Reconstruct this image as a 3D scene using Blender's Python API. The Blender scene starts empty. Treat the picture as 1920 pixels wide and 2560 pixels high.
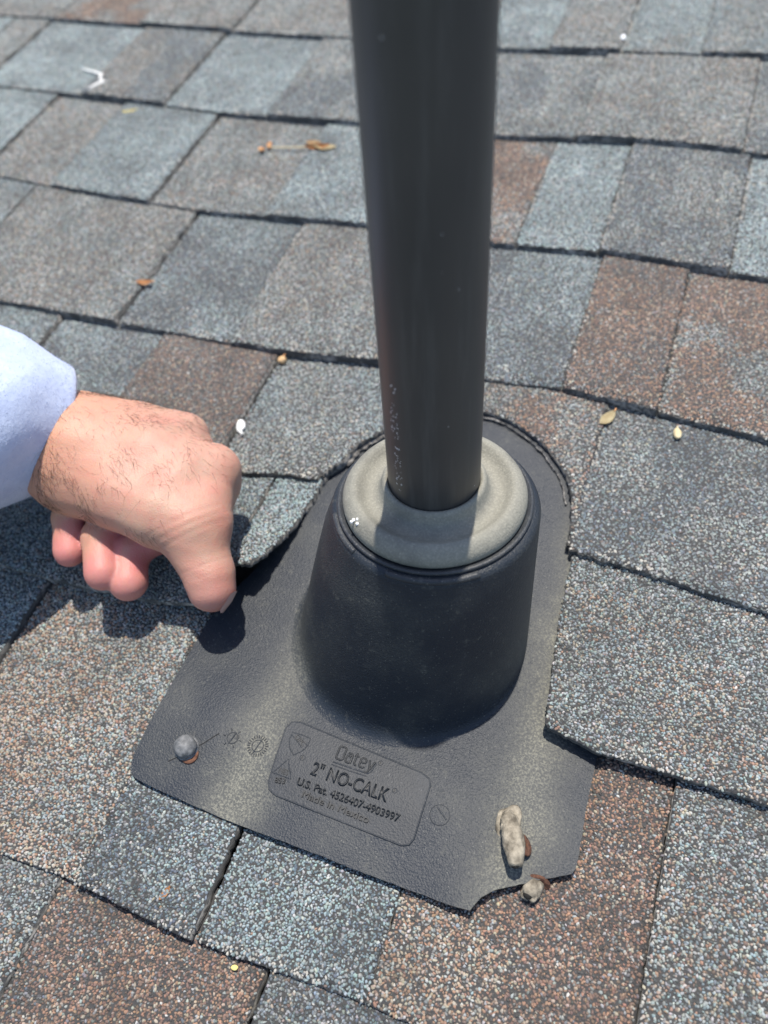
import bpy, bmesh, math, random
import numpy as np
from mathutils import Vector, Matrix, Euler
from mathutils.geometry import delaunay_2d_cdt

rng = np.random.default_rng(7)
random.seed(7)
EDGE = {0: [(-699.7, 613.5), (-452.4, 605.8), (-296.3, 605.2), (-122.3, 600.7), (-0.7, 606.7), (129.3, 611.7)], 1: [(-673.5, 466.1), (-517.7, 460.5), (-381.4, 452.5), (-232.1, 453.6), (-82.6, 455.3), (33.9, 465.1), (144.1, 461.6)], 2: [(-565.7, 316.1), (-424.8, 306.6), (-331.4, 304.3), (-222.6, 308.8), (-164.2, 311.9), (-52.0, 311.2), (39.5, 316.3), (158.9, 310.8)], 3: [(-450.6, 156.1), (-329.7, 156.7), (-289.5, 157.4), (-212.3, 157.5), (-172.0, 158.1), (-99.6, 165.1), (-16.0, 167.0), (33.3, 170.7), (103.6, 165.7), (173.7, 160.0)], 4: [(-157.6, 43.8), (-127.4, 48.9), (-103.7, 51.2), (73.2, 43.3), (132.5, 39.7), (185.8, 37.5)], 5: [(-289.0, -68.6), (-250.7, -67.8), (-134.6, -58.6), (110.0, -72.1), (196.5, -70.9)], 6: [(-178.8, -221.9), (-133.8, -219.8), (-58.2, -222.7), (-10.0, -220.2), (32.8, -217.8)]}
JOINT = {0: [(-691.3, 656.9, -692.7, 639.1), (-438.1, 674.4, -440.2, 625.4), (-6.8, 692.1, -3.6, 627.3)], 1: [(-763.5, 627.9, -745.6, 566.3), (-699.2, 612.5, -701.9, 505.6), (-592.8, 607.3, -543.0, 465.3), (-451.2, 606.1, -443.8, 461.9), (-339.2, 595.1, -310.0, 464.1), (-12.5, 602.9, -21.1, 483.9), (119.4, 609.2, 128.6, 471.2)], 2: [(-591.0, 457.1, -590.4, 350.5), (-502.2, 429.3, -494.6, 331.3), (-379.6, 450.7, -380.7, 336.6), (-264.7, 390.6, -253.7, 320.9), (-32.2, 442.5, -33.2, 326.0), (35.1, 455.6, 31.6, 338.0), (127.4, 458.6, 135.6, 330.6)], 3: [(-518.3, 304.4, -517.6, 249.3), (-327.6, 301.0, -329.6, 160.3), (-222.1, 306.0, -221.9, 178.3), (40.9, 307.9, 34.2, 170.9), (102.4, 304.5, 104.8, 162.8)], 4: [(-384.5, 154.2, -385.1, 117.2), (-282.0, 155.4, -285.0, 92.8), (-180.0, 157.1, -178.2, 65.2), (68.3, 164.2, 73.7, 77.1)], 5: [(-124.0, 47.6, -140.3, -14.9)], 6: [(-249.8, -71.0, -249.0, -124.3), (-127.7, -167.6, -130.7, -216.7), (-55.2, -163.5, -56.7, -222.1), (34.2, -172.8, 35.7, -196.7), (157.7, -73.5, 147.9, -175.8)], 7: [(-135.8, -225.7, -144.0, -270.3), (-16.3, -225.7, -14.7, -244.2)]}
hole4L = [(-70.7, 105.5), (-79.1, 95.0), (-86.1, 85.7), (-89.4, 71.8), (-95.9, 62.0), (-102.6, 51.1)]
hole4R = [(-11.2, 138.2), (-2.9, 138.2), (7.5, 136.5), (18.4, 132.1), (29.6, 125.9), (39.2, 119.1), (47.4, 110.5), (54.0, 103.4), (59.9, 93.6), (65.0, 80.2), (67.4, 66.5), (68.7, 54.6), (68.5, 47.7), (72.3, 43.4)]
hole5R = [(73.4, 42.4), (74.4, 29.4), (75.2, 13.6), (76.2, -4.8), (78.1, -22.1), (80.1, -41.6), (82.4, -60.0), (82.6, -64.8), (84.9, -67.2)]
hole5L = [(-99.4, 51.5), (-99.5, 39.9), (-100.9, 27.5), (-101.7, 11.2), (-103.9, -4.4), (-106.6, -18.4), (-109.4, -28.0), (-116.2, -38.6)]
flange = [(-100.6, 60.8), (-105.8, 35.9), (-111.0, 4.5), (-118.7, -22.7), (-129.1, -49.7), (-131.4, -67.5), (-131.2, -90.5), (-130.4, -110.0), (-130.4, -127.5), (-130.5, -143.1), (-130.7, -151.5), (-129.6, -156.5), (-127.1, -160.3), (-123.0, -162.7), (-116.4, -163.4), (-91.8, -164.6), (-62.3, -165.7), (-34.5, -165.6), (-7.8, -165.5), (18.1, -165.8), (42.8, -165.5), (62.0, -165.4), (70.3, -164.6), (71.7, -161.4), (73.8, -157.4), (78.4, -152.8), (85.3, -148.2), (92.3, -144.0), (101.4, -138.7), (112.6, -132.6), (113.8, -130.0), (113.4, -119.0), (112.7, -98.3), (112.5, -81.3), (112.6, -72.5)]
label = [(-53.6, -110.1), (-51.9, -106.0), (-47.3, -104.5), (27.2, -109.7), (32.0, -111.5), (33.6, -114.7), (34.0, -142.4), (32.5, -146.0), (28.7, -147.5), (-43.5, -145.7), (-48.5, -143.8), (-50.4, -139.8)]
HAND = {'arm': [(-331.8, -12.9, 77.8, 37.2), (-266.4, -5.0, 66.8, 33.0), (-229.5, -0.5, 61.0, 32.7)], 'index_mc': [(-221.4, -7.6, 61.0, 26.6), (-181.3, 4.2, 59.1, 25.2), (-145.7, 11.2, 53.3, 16.5)], 'middle_mc': [(-234.2, 5.4, 59.1, 29.0), (-201.7, 19.8, 56.2, 21.3), (-176.4, 33.8, 50.4, 14.9)], 'ring_mc': [(-239.1, 17.6, 54.3, 24.2), (-209.3, 28.2, 50.4, 17.5), (-190.1, 37.2, 43.7, 14.0)], 'thumb_mc': [(-229.1, -20.3, 58.1, 20.7), (-189.4, -21.7, 60.0, 22.4), (-158.6, -26.1, 57.2, 21.4), (-140.7, -27.1, 52.4, 18.6)], 'thumb': [(-141.3, -27.3, 52.4, 18.6), (-132.2, -37.6, 43.7, 16.4), (-123.4, -46.7, 38.0, 15.0), (-119.4, -53.8, 33.2, 14.2)], 'index': [(-143.7, 14.2, 51.4, 13.2), (-142.0, 9.5, 40.8, 11.0), (-143.2, -18.1, 28.4, 11.6), (-134.5, -41.8, 23.6, 11.3)], 'middle': [(-170.2, 27.6, 46.6, 14.3), (-156.6, 2.6, 34.6, 12.9), (-172.2, -28.0, 31.2, 12.2), (-183.2, -46.0, 30.3, 11.5), (-174.7, -63.2, 28.4, 11.8)], 'ring': [(-186.2, 31.1, 41.8, 14.0), (-171.5, -3.4, 32.2, 13.0), (-194.0, -24.6, 33.2, 11.7), (-201.7, -43.7, 38.0, 11.2), (-188.6, -64.4, 36.0, 11.2)], 'pinky': [(-203.7, 28.5, 39.4, 13.5), (-197.8, -4.7, 34.6, 12.6), (-224.5, -19.6, 35.1, 11.4), (-228.8, -36.3, 39.4, 10.5), (-219.1, -56.6, 34.1, 10.1)], 'web': [(-155.2, -5.3, 57.2, 19.6), (-140.0, -10.1, 52.4, 15.6), (-133.5, -20.0, 49.5, 14.9)]}
CUFF = ([-260.6, 7.3, 62.84], [0.5973, 0.3287, -0.7316], 43.94, [-0.0726, -0.8825, -0.4647])
TEXT = {'logo': [(-20.6, -117.2), (1.8, -117.4), (-21.8, -109.8)], 'under': [(-20.8, -119.4), (-0.3, -119.2), (1.2, -111.9)], 'nocalk': [(-30.0, -129.5), (14.4, -130.1), (-30.6, -122.6)], 'pat': [(-34.8, -136.9), (23.9, -137.5), (-35.4, -132.9)], 'made': [(-29.7, -142.1), (8.9, -143.1), (-30.1, -138.3)], 'n853': [(-46.8, -139.8), (-41.2, -138.8), (-47.4, -136.8)], 'shield': [(-48.9, -111.7), (-38.1, -111.7), (-37.8, -116.6), (-42.7, -123.2), (-48.1, -120.5)], 'tri': [(-44.7, -126.1), (-38.7, -135.0), (-49.6, -135.4)], 'dial': [(-64.9, -124.8), (-59.6, -123.1)], 'dial2': [(-80.2, -125.2)], 'stroke': [(40.7, -123.9), (46.8, -128.3)], 'r1': [(-37.6, -122.7), (4.3, -111.8), (16.7, -123.1)], 'streaks': [(-54.6, -155.7), (-77.9, -95.6), (73.9, -151.1), (74.5, -48.0)]}
PT = {'nailL': [(-103.0, -137.8)], 'crack': [(-106.5, -145.5), (-88.1, -125.3)], 'hole': [(-96.4, -141.7)], 'cyl': [(79.3, -121.3), (89.0, -137.4), (91.7, -127.5)], 'cyl2': [(95.3, -141.9), (95.0, -151.7)], 'cone_leaf': [(-311.1, 399.7), (-303.0, 403.9), (-251.3, 416.0), (-281.4, 411.6)], 'yellow': [(-484.8, 443.1)], 'seed': [(-328.1, 203.2)], 'round_seed': [(-174.9, 154.0)], 'fluff': [(-175.5, 81.8)], 'leaf': [(72.8, 156.4)], 'seed2': [(118.9, 154.0)], 'crackw': [(-576.3, 505.6), (-557.9, 498.3), (-546.4, 485.8), (-544.5, 469.7)], 'fleck': [(-32.3, -225.3), (-79.7, -208.2)], 'spot': [(-46.3, 15.4)], 'spot1': [(-4.9, 636.3), (-6.9, 624.9)]}
CAM = ([0.09386882469129947, -0.269652750735009, 0.38074263715292395], [[0.9326346828234181, -0.22352100092865468, 0.2832506143659055], [0.3553274821205018, 0.7054230104543084, -0.6132868470554858], [-0.06272901118872377, 0.6726193116951122, 0.737325120072466]], 27.081759348101166, 0.18768074145477484)

CAM_C, CAM_R, LENS, SLOPE = CAM

scene = bpy.context.scene
COL = scene.collection

# ---------------------------------------------------------------- camera, light, exposure
cam_d = bpy.data.cameras.new('camera')
cam = bpy.data.objects.new('camera', cam_d); COL.objects.link(cam)
m = Matrix([CAM_R[0] + [CAM_C[0]], CAM_R[1] + [CAM_C[1]], CAM_R[2] + [CAM_C[2]], [0, 0, 0, 1]])
cam.matrix_world = m
cam_d.sensor_fit = 'VERTICAL'; cam_d.sensor_height = 36.0; cam_d.sensor_width = 27.0
cam_d.lens = LENS; cam_d.clip_start = 0.01; cam_d.clip_end = 300
cam_d.dof.use_dof = True; cam_d.dof.focus_distance = 0.40; cam_d.dof.aperture_fstop = 5.4
scene.camera = cam

SUN_EL, SUN_AZ = math.radians(80.6), math.radians(9.0)      # sun stands up-slope, a little to the left
ldir = Vector((math.sin(SUN_AZ) * math.cos(SUN_EL), -math.cos(SUN_AZ) * math.cos(SUN_EL), -math.sin(SUN_EL)))
world = bpy.data.worlds.new("World"); scene.world = world; world.use_nodes = True
wn = world.node_tree
sky = wn.nodes.new('ShaderNodeTexSky'); sky.sky_type = 'NISHITA'; sky.sun_disc = False
sky.sun_elevation = SUN_EL; sky.sun_rotation = math.radians(-8.0)
wn.links.new(sky.outputs[0], wn.nodes['Background'].inputs[0]); wn.nodes['Background'].inputs[1].default_value = 0.125
sd = bpy.data.lights.new('sun', 'SUN'); sd.energy = 3.8; sd.angle = math.radians(0.53); sd.color = (1.0, 0.93, 0.83)
sun = bpy.data.objects.new('sun', sd); COL.objects.link(sun)
sun.rotation_euler = ldir.to_track_quat('-Z', 'Y').to_euler(); sun.location = (-0.5, 2, 5)
vs = scene.view_settings
vs.view_transform = 'Standard'; vs.look = 'None'; vs.exposure = 0.72; vs.gamma = 1.0; vs.use_curve_mapping = False

# ---------------------------------------------------------------- helpers
cs, sn = math.cos(SLOPE), math.sin(SLOPE)
AXK, AXX, AXY, AXZ = .92857, 6.70, -19.26, 27.2      # pipe axis position and scale (world mm)
def axp(r, a, z): return (AXX + AXK * r * math.cos(a), AXY + AXK * r * math.sin(a), AXZ + AXK * z)
def to_roof(v):        # world vector -> roof-frame vector
    x, y, z = v
    return (x, y * cs + z * sn, -y * sn + z * cs)
def to_world(v):
    x, y, z = v
    return Vector((x, y * cs - z * sn, y * sn + z * cs))

def link(name, me, mats, parent=None, smooth=False):
    o = bpy.data.objects.new(name, me); COL.objects.link(o)
    for mt in (mats if isinstance(mats, (list, tuple)) else [mats]):
        me.materials.append(mt)
    if smooth: me.polygons.foreach_set('use_smooth', [True] * len(me.polygons))
    if parent: o.parent = parent
    return o
def mesh(name, verts, faces):
    me = bpy.data.meshes.new(name); me.from_pydata([tuple(v) for v in verts], [], faces); me.update()
    return me
def bm_mesh(name, bm):
    me = bpy.data.meshes.new(name); bm.to_mesh(me); bm.free(); return me
def thing(name, label=None, cat=None, group=None, kind=None, loc=(0, 0, 0), rot=(0, 0, 0)):
    o = bpy.data.objects.new(name, None); COL.objects.link(o)
    o.location = loc; o.rotation_euler = rot; o.empty_display_size = 0.02
    tag(o, label, cat, group, kind); return o
def tag(o, label=None, cat=None, group=None, kind=None):
    for k, v in (('label', label), ('category', cat), ('group', group), ('kind', kind)):
        if v: o[k] = v
    return o

def interp(poly, u):
    xs = [a for a, b in poly]; ys = [b for a, b in poly]
    return np.interp(u, xs, ys)

class NT:
    def __init__(s, name):
        s.m = bpy.data.materials.new(name); s.m.use_nodes = True; s.t = s.m.node_tree
        s.b = s.t.nodes['Principled BSDF']
    def n(s, typ, **kw):
        x = s.t.nodes.new('ShaderNode' + typ)
        ins = kw.pop('ins', {})
        for k, v in kw.items(): setattr(x, k, v)
        for k, v in ins.items():
            if hasattr(v, 'is_output') or isinstance(v, bpy.types.NodeSocket): s.t.links.new(v, x.inputs[k])
            else: x.inputs[k].default_value = v
        return x
    def l(s, a, b): s.t.links.new(a, b)
    def set(s, **kw):
        for k, v in kw.items():
            k = k.replace('_', ' ')
            if isinstance(v, bpy.types.NodeSocket): s.l(v, s.b.inputs[k])
            else: s.b.inputs[k].default_value = v
    def ramp(s, fac, stops, interp='LINEAR'):
        r = s.n('ValToRGB'); s.l(fac, r.inputs[0]); cr = r.color_ramp; cr.interpolation = interp
        while len(cr.elements) < len(stops): cr.elements.new(0.5)
        for e, (p_, c) in zip(cr.elements, stops):
            e.position = p_; e.color = (*c, 1) if len(c) == 3 else c
        return r.outputs[0]
    def mix(s, fac, a, b, mode='MIX'):
        x = s.n('Mix', data_type='RGBA', blend_type=mode)
        for i, v in ((0, fac), (6, a), (7, b)):
            if isinstance(v, bpy.types.NodeSocket): s.l(v, x.inputs[i])
            else: x.inputs[i].default_value = (*v, 1) if isinstance(v, tuple) and len(v) == 3 else v
        return x.outputs[2]
    def math(s, op, a, b=0.0, c=0.0):
        x = s.n('Math', operation=op)
        for i, v in enumerate((a, b, c)):
            if isinstance(v, bpy.types.NodeSocket): s.l(v, x.inputs[i])
            else: x.inputs[i].default_value = v
        return x.outputs[0]
    def noise(s, co, scale, detail=3, rough=.55):
        return s.n('TexNoise', ins={'Vector': co, 'Scale': scale, 'Detail': detail, 'Roughness': rough}).outputs[0]
    def co(s): return s.n('TexCoord').outputs['Object']
    def bump(s, h, strength, dist):
        x = s.n('Bump', ins={'Height': h, 'Strength': strength, 'Distance': dist}); s.l(x.outputs[0], s.b.inputs['Normal']); return x

# ---------------------------------------------------------------- materials
def m_granule():
    t = NT('mineral_granules'); at_ = t.n('Attribute', attribute_name='gcol'); a = at_.outputs['Color']
    co = t.co()
    vc = t.n('TexVoronoi', ins={'Vector': co, 'Scale': 560.0})
    spk = t.mix(1.0, a, t.ramp(t.n('SeparateColor', ins={'Color': vc.outputs['Color']}).outputs[0], [(0, (.25, .26, .27)), (.35, (.75, .77, .78)), (.6, (1.05, 1.03, 1.0)), (.85, (1.7, 1.68, 1.62)), (1, (2.4, 2.35, 2.25))]), 'MULTIPLY')
    a = t.mix(at_.outputs['Alpha'], spk, a); n = t.noise(co, 2600, 2)
    c = t.mix(t.math('MULTIPLY', n, .5), a, (.5, .5, .5), 'OVERLAY')
    t.set(Base_Color=c, Roughness=.78); t.b.inputs['Specular IOR Level'].default_value = .35
    v = t.n('TexVoronoi', ins={'Vector': co, 'Scale': 520.0}).outputs['Distance']
    t.bump(v, .35, .0008)
    return t.m
M_GRAN = m_granule()

def m_edge():
    t = NT('shingle_cut_edge'); co = t.co(); n = t.noise(co, 300, 4); n2 = t.noise(co, 45, 3)
    f = t.math('MULTIPLY', t.ramp(n, [(.4, (0, 0, 0)), (.62, (1, 1, 1))]), t.ramp(n2, [(.42, (0, 0, 0)), (.58, (1, 1, 1))]))
    t.set(Base_Color=t.mix(f, (.06, .06, .058), (.30, .29, .27)), Roughness=.9); t.bump(n, .8, .001)
    return t.m
M_EDGE = m_edge()

def m_fibre():
    t = NT('torn_fibreglass_mat'); co = t.co(); n = t.noise(co, 420, 5); 
    t.set(Base_Color=t.ramp(n, [(.35, (.03, .03, .03)), (.52, (.13, .125, .12)), (.7, (.34, .33, .31))]), Roughness=.95); t.bump(n, 1, .001)
    return t.m
M_FIBRE = m_fibre()

def m_plastic(name, base, dust, dust_lo, dust_hi, rough=.42, pebble=.5, streak=False, fine=.75):
    t = NT(name); co = t.co()
    big = t.noise(co, 22, 4); spk = t.noise(co, 900, 3, .7); scr = t.noise(co, 170, 5, .7)
    amt = t.ramp(big, [(dust_lo, (0, 0, 0)), (dust_hi, (1, 1, 1))])
    if streak:
        s = t.n('SeparateXYZ', ins={'Vector': co}); x, y = s.outputs[0], s.outputs[1]
        wob = t.math('MULTIPLY_ADD', t.noise(co, 14, 3), .03, -.015)
        xx = t.math('ADD', x, wob)
        def band(cx, w):
            d = t.math('DIVIDE', t.math('SUBTRACT', xx, cx), w)
            return t.math('POWER', 2.718, t.math('MULTIPLY', t.math('MULTIPLY', d, d), -1.0))
        yl = t.math('MULTIPLY', t.math('SMOOTH_MIN', t.math('MULTIPLY_ADD', y, -9.0, -.25), 1.0, .1), 1.0)
        b1 = t.math('MULTIPLY', band(-.066, .014), t.math('MULTIPLY_ADD', t.math('MAXIMUM', yl, .25), .9, .25))
        b2 = t.math('MULTIPLY', band(.083, .016), 1.0)
        bb = t.math('MULTIPLY', t.math('MAXIMUM', b1, b2), 1.0)
        amt = t.math('MULTIPLY_ADD', amt, .45, bb)
    s2 = t.ramp(spk, [(.45, (0, 0, 0)), (.66, (1, 1, 1))])
    s3 = t.ramp(scr, [(.60, (0, 0, 0)), (.70, (1, 1, 1))])
    f = t.math('MINIMUM', t.math('ADD', t.math('MULTIPLY', amt, t.math('MULTIPLY_ADD', s2, fine, 1 - fine)), t.math('MULTIPLY', s3, .22)), 1.0)
    vr = t.n('TexVoronoi', ins={'Vector': co, 'Scale': 800.0})
    fl_ = t.math('MULTIPLY', t.ramp(t.n('SeparateColor', ins={'Color': vr.outputs['Color']}).outputs[0], [(.86, (0, 0, 0)), (.90, (1, 1, 1))]), t.ramp(vr.outputs['Distance'], [(.16, (1, 1, 1)), (.34, (0, 0, 0))]))
    c_ = t.mix(f, base, dust)
    c_ = t.mix(t.math('MULTIPLY', fl_, .22), c_, tuple(min(.5, q * 1.5 + .06) for q in dust))
    t.set(Base_Color=c_, Roughness=t.math('MULTIPLY_ADD', f, .3, rough))
    t.b.inputs['Specular IOR Level'].default_value = .36
    pe = t.noise(co, 1150, 2, .6)
    gl = t.n('TexVoronoi', ins={'Vector': co, 'Scale': 900.0}).outputs['Distance']
    t.bump(t.math('ADD', pe, t.math('MULTIPLY', gl, .5)), pebble, .0005)
    return t.m
M_FLANGE = m_plastic('weathered_black_plastic', (.0125, .0180, .0270), (.195, .192, .158), .48, .88, .50, .6, True)
M_LABEL = m_plastic('smooth_label_plastic', (.0125, .0172, .0245), (.10, .105, .11), .45, .85, .52, .35)
M_COLLAR = m_plastic('chalky_rubber', (.062, .062, .057), (.275, .268, .225), .18, .5, .6, .5, False, .3)
M_LETTER = m_plastic('embossed_letter_plastic', (.006, .0085, .012), (.07, .075, .08), .5, .9, .50, .0)
M_LIP = m_plastic('bare_rubber_lip', (.028, .032, .038), (.2, .2, .18), .5, .8, .45, .5)

def m_pipe():
    t = NT('black_plastic_pipe'); co = t.co()
    n = t.noise(co, 12, 3); sp_ = t.n('TexNoise', ins={'Vector': co, 'Scale': 420.0, 'Detail': 1.0}).outputs[0]
    f = t.ramp(sp_, [(.82, (0, 0, 0)), (.84, (1, 1, 1))])
    base = t.ramp(n, [(.3, (.040, .0385, .0375)), (.7, (.060, .0545, .050))])
    mp2 = t.n('Mapping', ins={'Vector': co, 'Scale': (140, 140, 9)}).outputs[0]
    scf = t.ramp(t.noise(mp2, 1, 5, .7), [(.52, (0, 0, 0)), (.75, (1, 1, 1))])
    base = t.mix(t.math('MULTIPLY', scf, .35), base, (.13, .125, .12))
    t.set(Base_Color=t.mix(f, base, (.5, .5, .5)), Roughness=t.math('MULTIPLY_ADD', n, .2, .36))
    mp = t.n('Mapping', ins={'Vector': co, 'Scale': (900, 900, 12)}).outputs[0]
    t.bump(t.noise(mp, 1, 2), .10, .0003)
    return t.m
M_PIPE = m_pipe()

def simple(name, col, rough=.7, col2=None, scale=200, bump=.3, dist=.0006, spec=.4, metal=0):
    t = NT(name); co = t.co(); n = t.noise(co, scale, 4)
    t.set(Base_Color=t.ramp(n, [(.35, col), (.65, col2 or col)]), Roughness=rough, Metallic=metal)
    t.b.inputs['Specular IOR Level'].default_value = spec
    if bump: t.bump(n, bump, dist)
    return t.m
M_RUST = simple('rusty_iron', (.05, .022, .014), .9, (.15, .07, .042), 420, .9, .001)
M_LEAD = simple('weathered_nail_rubber', (.06, .065, .07), .6, (.17, .175, .18), 300, .6)
M_PUTTY = simple('dried_sealant', (.10, .086, .064), .85, (.36, .32, .25), 180, .9, .0016)
M_BLACKH = simple('dark_opening', (.012, .011, .010), .9)
M_WHITE = simple('white_paint_fleck', (.75, .76, .77), .6)
M_DECK = simple('asphalt_felt', (.03, .03, .032), .95, (.05, .05, .05), 60)
M_LEAF = simple('pale_dry_leaf', (.50, .40, .22), .7, (.62, .54, .34), 160, .3)
M_BARK = simple('orange_brown_husk', (.40, .17, .06), .75, (.62, .34, .16), 120, .5)
M_SEED = simple('tan_seed', (.48, .30, .14), .65, (.60, .42, .24), 200, .3)
M_YEL = simple('yellow_leaf_scrap', (.62, .52, .16), .7, (.72, .62, .25), 200)
M_FLUFF = simple('white_seed_fluff', (.62, .62, .60), .9, (.8, .8, .78), 300, .6)
M_CRACK = simple('crack_black', (.008, .008, .009), .9)

# ---------------------------------------------------------------- granule colours and shingles
GR = dict(lg=(.26, .275, .267), bg=(.125, .158, .172), pb=(.222, .276, .285), dk=(.042, .046, .048), mg=(.15, .157, .155),
          br=(.142, .094, .075), ob=(.26, .155, .105), tn=(.30, .25, .195), wh=(.37, .365, .345), sl=(.085, .105, .13))
PAL = dict(
    B=dict(lg=3, bg=4, pb=3, dk=1.6, mg=2, sl=2, wh=.5, tn=.2),
    L=dict(lg=3, bg=2, pb=6, dk=.8, mg=1, wh=.6, sl=.8),
    G=dict(lg=2.6, bg=1.6, mg=4, dk=1.8, wh=.6, br=.6, tn=.7, pb=.8),
    W=dict(lg=2, mg=4, br=1.4, tn=1.3, dk=1.8, ob=.15, wh=.5, bg=1.2),
    D=dict(mg=3, dk=2.5, sl=3, bg=2, lg=1.2, br=.4, wh=.25),
    R=dict(br=5.5, ob=2.4, tn=1.0, dk=1.8, mg=1.0, lg=.4, wh=.15),
    K=dict(br=4.5, dk=2, mg=1.8, ob=.5, tn=.8, sl=.6, lg=.4),
    M=dict(lg=3, mg=2, tn=2, ob=1.2, dk=2, bg=2, pb=1.5, wh=1, br=1.2),
    X=dict(tn=4.4, ob=3.2, lg=1.6, wh=.8, br=1.6, dk=1.2, mg=1.2, pb=.5))
GKEYS = list(GR); GCOL = np.array([GR[k] for k in GKEYS])
def pw(p):
    w = np.array([PAL[p].get(k, 0.03) for k in GKEYS], float); return w / w.sum()
def vnoise(u, v, scale, seed):          # cheap smooth value noise in the roof plane
    r = np.random.default_rng(seed).random((64, 64))
    x, y = u / scale + 31.3, v / scale + 17.7
    xi, yi = np.floor(x).astype(int), np.floor(y).astype(int); fx, fy = x - xi, y - yi
    fx, fy = fx * fx * (3 - 2 * fx), fy * fy * (3 - 2 * fy)
    g = lambda a, b: r[a % 64, b % 64]
    return (g(xi, yi) * (1 - fx) + g(xi + 1, yi) * fx) * (1 - fy) + (g(xi, yi + 1) * (1 - fx) + g(xi + 1, yi + 1) * fx) * fy

# courses: bottom edge polylines in roof millimetres, extended past the frame
def extend(poly, lo=-1150, hi=620):
    poly = sorted(poly)
    a, b = poly[0], poly[-1]
    return [(lo, a[1])] + poly + [(hi, b[1])]
EDGES = {k: extend(v) for k, v in EDGE.items()}
EDGES[4] = [(-1150, 44), (-400, 45), (-158, 44), (-127, 49), (-104, 51), (73, 43), (133, 40), (186, 37), (620, 36)]
for k, dv in ((-1, 152), (-2, 304), (-3, 456)):
    EDGES[k] = [(u, v + dv) for u, v in EDGES[0]]
EDGES[7] = [(-1150, -372), (-60, -373), (100, -371), (620, -370)]
EDGES[8] = [(-1150, -522), (620, -520)]
EDGES[9] = [(-1150, -672), (620, -672)]

def flange_w(v):
    t = np.clip((np.asarray(v, float) + 60) / -75, 0, 1); t = t * t * (3 - 2 * t)
    return -4.0 + 8.2 * t
LIFT_P = np.array([-121., -33.])
def lift(k, u, v):
    if k != 5: return 0.0
    d2 = (u + 112) ** 2 / 34 ** 2 + (v + 38) ** 2 / 42 ** 2
    l = 23.0 * np.exp(-d2)
    vb = interp(EDGES[5], u)
    r_ = 6.5 * np.exp(-np.clip((v - vb) / 38, 0, 9) ** 2) * np.clip((260 - u) / 120, 0, 1)
    return np.where(u < 0, l, r_)
def height(k, tooth, u, v):
    u = np.asarray(u, float); v = np.asarray(v, float)
    vb = interp(EDGES[k], u); vt = interp(EDGES[k - 1], u)
    f = (v - vb) / np.maximum(vt - vb, 20)
    w = tooth - 5.0 * f
    if k in (4, 5):
        du = np.maximum(np.maximum(-131 - u, u - 113), 0)
        w2 = flange_w(v) + 4.2 - du * .12
        if k == 4: w2 = w2 + 4.6 * np.clip((118 - v) / 40, 0, 1)
        bl = np.clip((150 - v) / 50, 0, 1) if k == 4 else np.clip((95 - v) / 40, 0, 1); bl = bl * bl * (3 - 2 * bl)
        w = w + np.maximum(w2 - w, 0) * bl
    if k == 6:
        d_ = np.maximum(np.maximum(np.maximum(-131 - u, u - 113), -166 - v), 0)
        w = np.where(d_ < 20, np.minimum(w, flange_w(v) - 3.9 + .42 * d_), w)
    w = w + .9 * (vnoise(u, v, 90, 100 + k) - .5) * np.clip(1.2 - f, 0, 1)
    return w + lift(k, u, v)

def inside(poly, pts):
    x, y = pts[:, 0], pts[:, 1]; c = np.zeros(len(pts), bool)
    P_ = np.asarray(poly); Q = np.roll(P_, -1, 0)
    for (x0, y0), (x1, y1) in zip(P_, Q):
        if y0 == y1: continue
        h = (y0 > y) != (y1 > y)
        c ^= h & (x < (x1 - x0) * (y - y0) / (y1 - y0) + x0)
    return c
def resample(poly, step, jit, r=rng):
    out = []
    n = len(poly)
    for i in range(n):
        a = np.array(poly[i][:2], float); b = np.array(poly[(i + 1) % n][:2], float)
        L = np.linalg.norm(b - a)
        if L < 1e-6: continue
        st = poly[i][2] if len(poly[i]) > 2 else step
        jt = poly[i][3] if len(poly[i]) > 3 else jit
        nn = max(1, int(round(L / st))); nrm = np.array([-(b - a)[1], (b - a)[0]]) / L
        for j in range(nn):
            q = a + (b - a) * j / nn + nrm * (r.normal() * jt if nn > 1 or jt else 0)
            out.append((float(q[0]), float(q[1])))
    return out

def open_resample(line, step, jit):
    out = []
    for a, b in zip(line, line[1:]):
        a, b = np.array(a, float), np.array(b, float); L = np.linalg.norm(b - a); nn = max(1, int(L / step)); n_ = np.array([-(b - a)[1], (b - a)[0]]) / L
        out += [tuple(a + (b - a) * j / nn + n_ * rng.normal() * jit) for j in range(nn)]
    return out + [tuple(line[-1])]

CAMM = np.array(CAM_R); CAMC = np.array(CAM_C)
def in_frame(u, v, margin=.34):
    X = np.stack([u, v * cs, v * sn], 1) / 1000 - CAMC
    c = X @ CAMM
    tx, ty = c[:, 0] / -c[:, 2], c[:, 1] / -c[:, 2]
    hy = 18.0 / LENS; hx = 13.5 / LENS
    return (c[:, 2] < 0) & (np.abs(tx) < hx * (1 + margin)) & (np.abs(ty) < hy * (1 + margin))

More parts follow.
